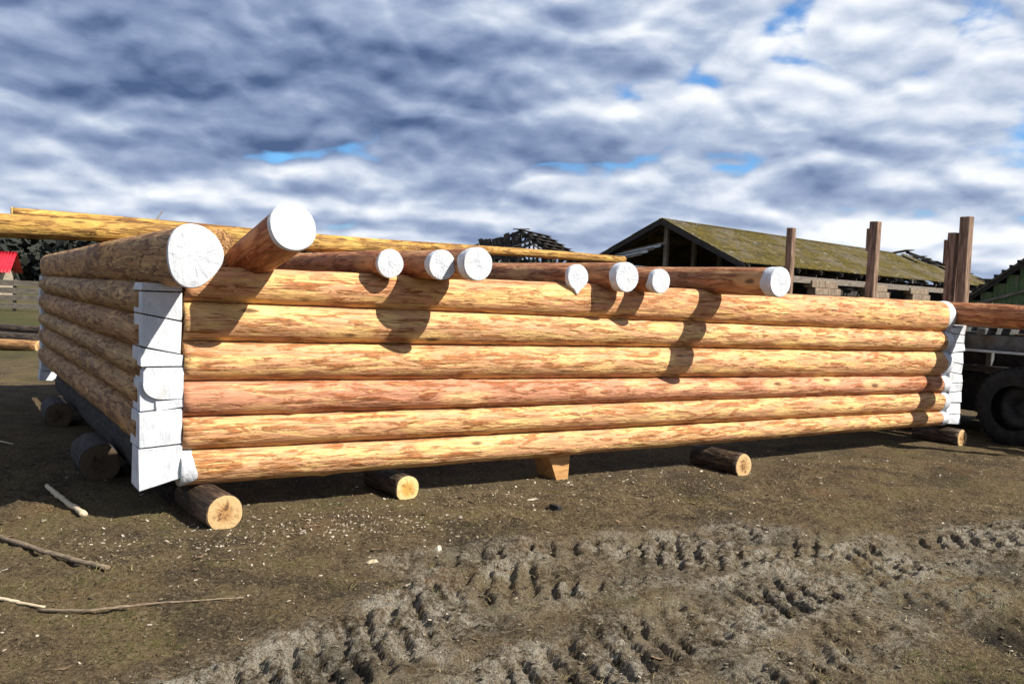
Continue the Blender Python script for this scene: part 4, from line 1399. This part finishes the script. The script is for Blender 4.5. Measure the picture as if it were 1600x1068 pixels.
# clods
def dclod(x, y_):
    return 0.05 + np.clip(track_fields(x, y_)[1], 0, 1)
pts = scatter(3500, (-3.6, 5.2), (3.4, 8.0), dclod)
hz = ground_h(pts[:, 0], pts[:, 1])[0]
V, F = [], []
octf = [(0, 2, 4), (2, 1, 4), (1, 3, 4), (3, 0, 4), (2, 0, 5), (1, 2, 5), (3, 1, 5), (0, 3, 5)]
ov = np.array([(1, 0, 0), (-1, 0, 0), (0, 1, 0), (0, -1, 0), (0, 0, 1), (0, 0, -1)], float)
for (x, y_), z in zip(pts, hz):
    s_ = 0.004 + 0.012 * rs.rand() ** 3
    a = rs.uniform(0, 6.28)
    ca, sa = math.cos(a), math.sin(a)
    p_ = ov * (s_ * rs.uniform(0.6, 1.3, size=(6, 1))) + rs.uniform(-0.25, 0.25, size=(6, 3)) * s_
    p_ = np.stack([p_[:, 0] * ca - p_[:, 1] * sa, p_[:, 0] * sa + p_[:, 1] * ca, p_[:, 2] * 0.45], -1) + [x, y_, z + s_ * 0.2]
    n0 = len(V)
    V += list(p_)
    F += [tuple(n0 + i for i in f) for f in octf]
M_CLOD = plain_material('crumbly_clod', (0.07, 0.058, 0.038), (0.16, 0.14, 0.10), 2.3, 0.95, bump=0)
stuff_mesh('mud_clods', V, F, M_CLOD, 'crumbly grey clods of dried mud along the tyre tracks', 'clods')
# dead grass
def dgr(x, y_):
    return 0.05 + sst(0.45, 0.65, fbm(x * 0.9, y_ * 0.9, 3, 71)) * (1 - 0.8 * np.clip(track_fields(x, y_)[1], 0, 1))
pts = scatter(34000, (-5.0, 9.5), (3.4, 13.0), dgr)
hz = ground_h(pts[:, 0], pts[:, 1])[0]
V, F = [], []
for (x, y_), z in zip(pts, hz):
    l_ = rs.uniform(0.012, 0.06)
    a = rs.uniform(0, 6.28)
    d = np.array([math.cos(a), math.sin(a), rs.uniform(0.02, 0.45)]) * l_
    w_ = np.array([-math.sin(a), math.cos(a), 0]) * rs.uniform(0.0012, 0.0032)
    c = np.array([x, y_, z])
    n0 = len(V)
    V += [c - w_, c + w_, c + d]
    F.append((n0, n0 + 1, n0 + 2))
stuff_mesh('dead_grass', V, F, M_STRAW, 'short dead grass and straw trodden into the earth', 'grass')

# tufts of dead and green grass, and torn bark
pts = scatter(420, (-4.5, 9.0), (3.5, 12.0), dgr)
hz = ground_h(pts[:, 0], pts[:, 1])[0]
V, F = [], []
for (x, y_), z in zip(pts, hz):
    for q in range(rs.randint(7, 16)):
        a = rs.uniform(0, 6.28)
        l_ = rs.uniform(0.02, 0.075)
        r_ = rs.uniform(0, 0.035)
        c = np.array([x + math.cos(a) * r_, y_ + math.sin(a) * r_, z - 0.004])
        d = np.array([math.cos(a) * rs.uniform(0.3, 1.2), math.sin(a) * rs.uniform(0.3, 1.2), rs.uniform(0.25, 0.9)]) * l_
        w_ = np.array([-math.sin(a), math.cos(a), 0]) * rs.uniform(0.0012, 0.0028)
        n0 = len(V)
        V += [c - w_, c + w_, c + d * 0.6 + w_ * 0.6, c + d - [0, 0, l_ * 0.15]]
        F += [(n0, n0 + 1, n0 + 2), (n0, n0 + 2, n0 + 3)]
M_TUFT = plain_material('olive_tuft', (0.06, 0.062, 0.018), (0.21, 0.17, 0.075), 1.1, 0.85, bump=0)
stuff_mesh('grass_tufts', V, F, M_TUFT, 'small olive and straw-coloured grass tufts in the yard', 'grass')
def dbark(x, y_):
    u, v = uv_of(x, y_)
    return 0.10 + 0.9 * np.exp(-((v - 0.5) / 0.7) ** 2) * (u > -2) * (u < 9) * sst(0.35, 0.6, fbm(x * 1.4, y_ * 1.4, 3, 55))
pts = scatter(1100, (-4.2, 7.5), (3.5, 11.0), dbark)
hz = ground_h(pts[:, 0], pts[:, 1])[0]
V, F = [], []
for (x, y_), z in zip(pts, hz):
    L_ = 0.010 + 0.032 * rs.rand() ** 2.5
    w0 = L_ * rs.uniform(0.18, 0.5)
    a = rs.uniform(0, 6.28)
    ca, sa = math.cos(a), math.sin(a)
    n0 = len(V)
    curl = rs.uniform(0.0, 0.35) * L_
    for k in range(5):
        t = k / 4 - 0.5
        ww = w0 * (1 - 1.1 * abs(t)) * rs.uniform(0.7, 1.2)
        lx = t * 2 * L_
        zz_ = z + 0.004 + curl * (2 * t) ** 2 + rs.uniform(0, 0.003)
        for sgn in (-1, 1):
            V.append((x + lx * ca - sgn * ww * sa, y_ + lx * sa + sgn * ww * ca, zz_ + rs.uniform(-0.002, 0.002)))
    for k in range(4):
        q = n0 + 2 * k
        F.append((q, q + 1, q + 3, q + 2))
M_SCRAPB = plain_material('torn_bark', (0.025, 0.017, 0.010), (0.19, 0.125, 0.07), 1.9, 0.85, bump=0)
stuff_mesh('bark_scraps', V, F, M_SCRAPB, 'torn bark and curled shavings scattered before the long wall', 'bark')
